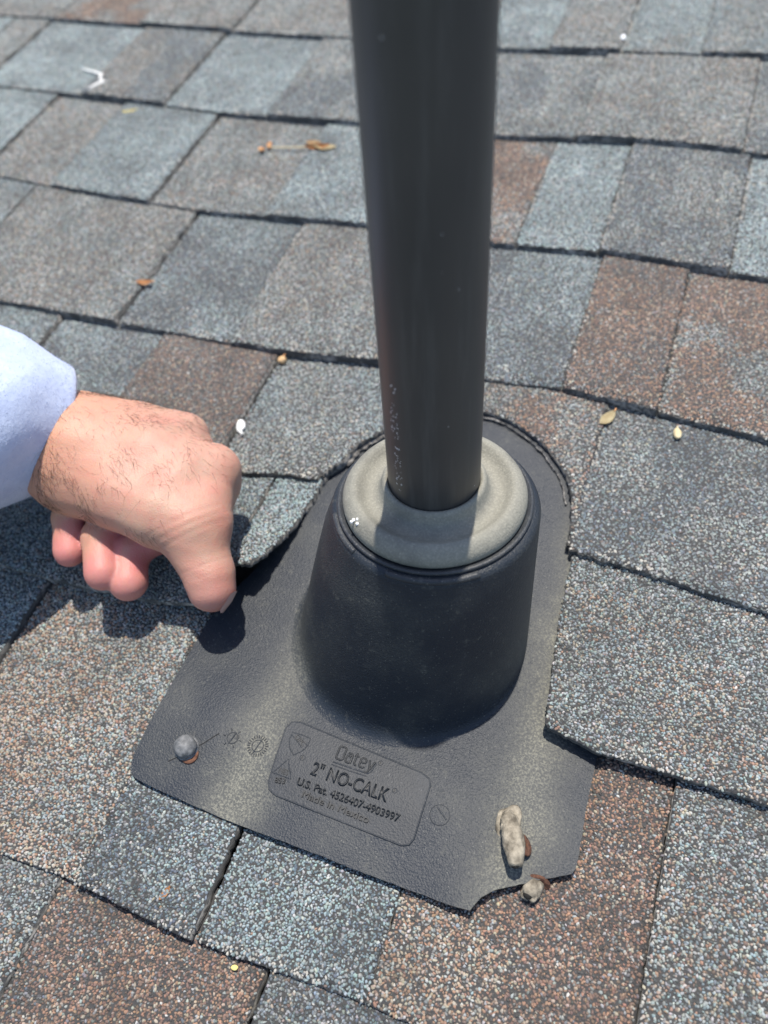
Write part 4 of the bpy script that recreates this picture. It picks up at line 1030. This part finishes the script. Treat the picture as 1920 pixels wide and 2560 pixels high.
roots = (p00 * (1 - fu) + p10 * fu) * (1 - fv_) + (p01 * (1 - fu) + p11 * fu) * fv_
cn = np.array([tuple(r_[0]) for r_ in rings])[ri]; dr = roots - cn; dr /= np.linalg.norm(dr, axis=1)[:, None]
fibres('fleece_nap', roots, dr + rng.normal(0, .7, (Nf, 3)), rng.uniform(.5, 1.5, Nf), .08, rng.normal(0, .35, (Nf, 3)), M_FLEECE, sleeve, 2)

# hair on the wrist and the back of the hand
M_HAIR = simple('brown_arm_hair', (.022, .014, .009), .5, (.06, .036, .02), 40, 0)
tri_ = np.array([me_ for me_ in F[:1]])
pm = person.data; nv = len(pm.vertices); co_ = np.zeros(nv * 3); pm.vertices.foreach_get('co', co_); co_ = co_.reshape(-1, 3) / mm
nn_ = np.zeros(nv * 3); pm.vertices.foreach_get('normal', nn_); nn_ = nn_.reshape(-1, 3)
camv = np.array(tuple(camr)); 
up_ = nn_[:, 2]
tocam = camv - co_; tocam /= np.linalg.norm(tocam, axis=1)[:, None]
mask = ((nn_ * tocam).sum(1) > -.25) & (co_[:, 0] > -236) & (co_[:, 0] < -122) & (co_[:, 2] > 60) & (along < -26) & (near_line(H['middle'][2][:3], H['middle'][-1][:3]) > 18) & (near_line(H['pinky'][2][:3], H['pinky'][-1][:3]) > 17)
cand = np.argwhere(mask)[:, 0]
wgt = np.clip((-126 - co_[cand, 0]) / 45, .12, 1) * (.12 + np.clip(vnoise(co_[cand, 0], co_[cand, 1], 15, 8) - .38, 0, 1) * 3); wgt = wgt * np.where(nn_[cand, 2] > .8, .75, 1.3) * np.where(np.abs((nn_ * tocam).sum(1)[cand]) < .3, 1.8, 1); wgt /= wgt.sum()
NH = 1100
pick = rng.choice(cand, NH, p=wgt)
flow = np.array([.7, -.62, -.35]) + rng.normal(0, .42, (NH, 3))
tang = flow - (flow * nn_[pick]).sum(1)[:, None] * nn_[pick]
fibres('arm_hair', co_[pick] - nn_[pick] * .2, tang + nn_[pick] * .45, rng.uniform(4, 12, NH), .075, -nn_[pick] * .28 + rng.normal(0, .2, (NH, 3)), M_HAIR, person, 4)

# ground far below the eaves, so the roof has a world under it
M_GROUND = simple('dry_lawn', (.06, .075, .035), .95, (.10, .10, .06), 2, 0)
gr = link('ground', mesh('ground', [(-120, -120, -3.2), (120, -120, -3.2), (120, 120, -3.2), (-120, 120, -3.2)], [[0, 1, 2, 3]]), M_GROUND); gr['kind'] = 'structure'
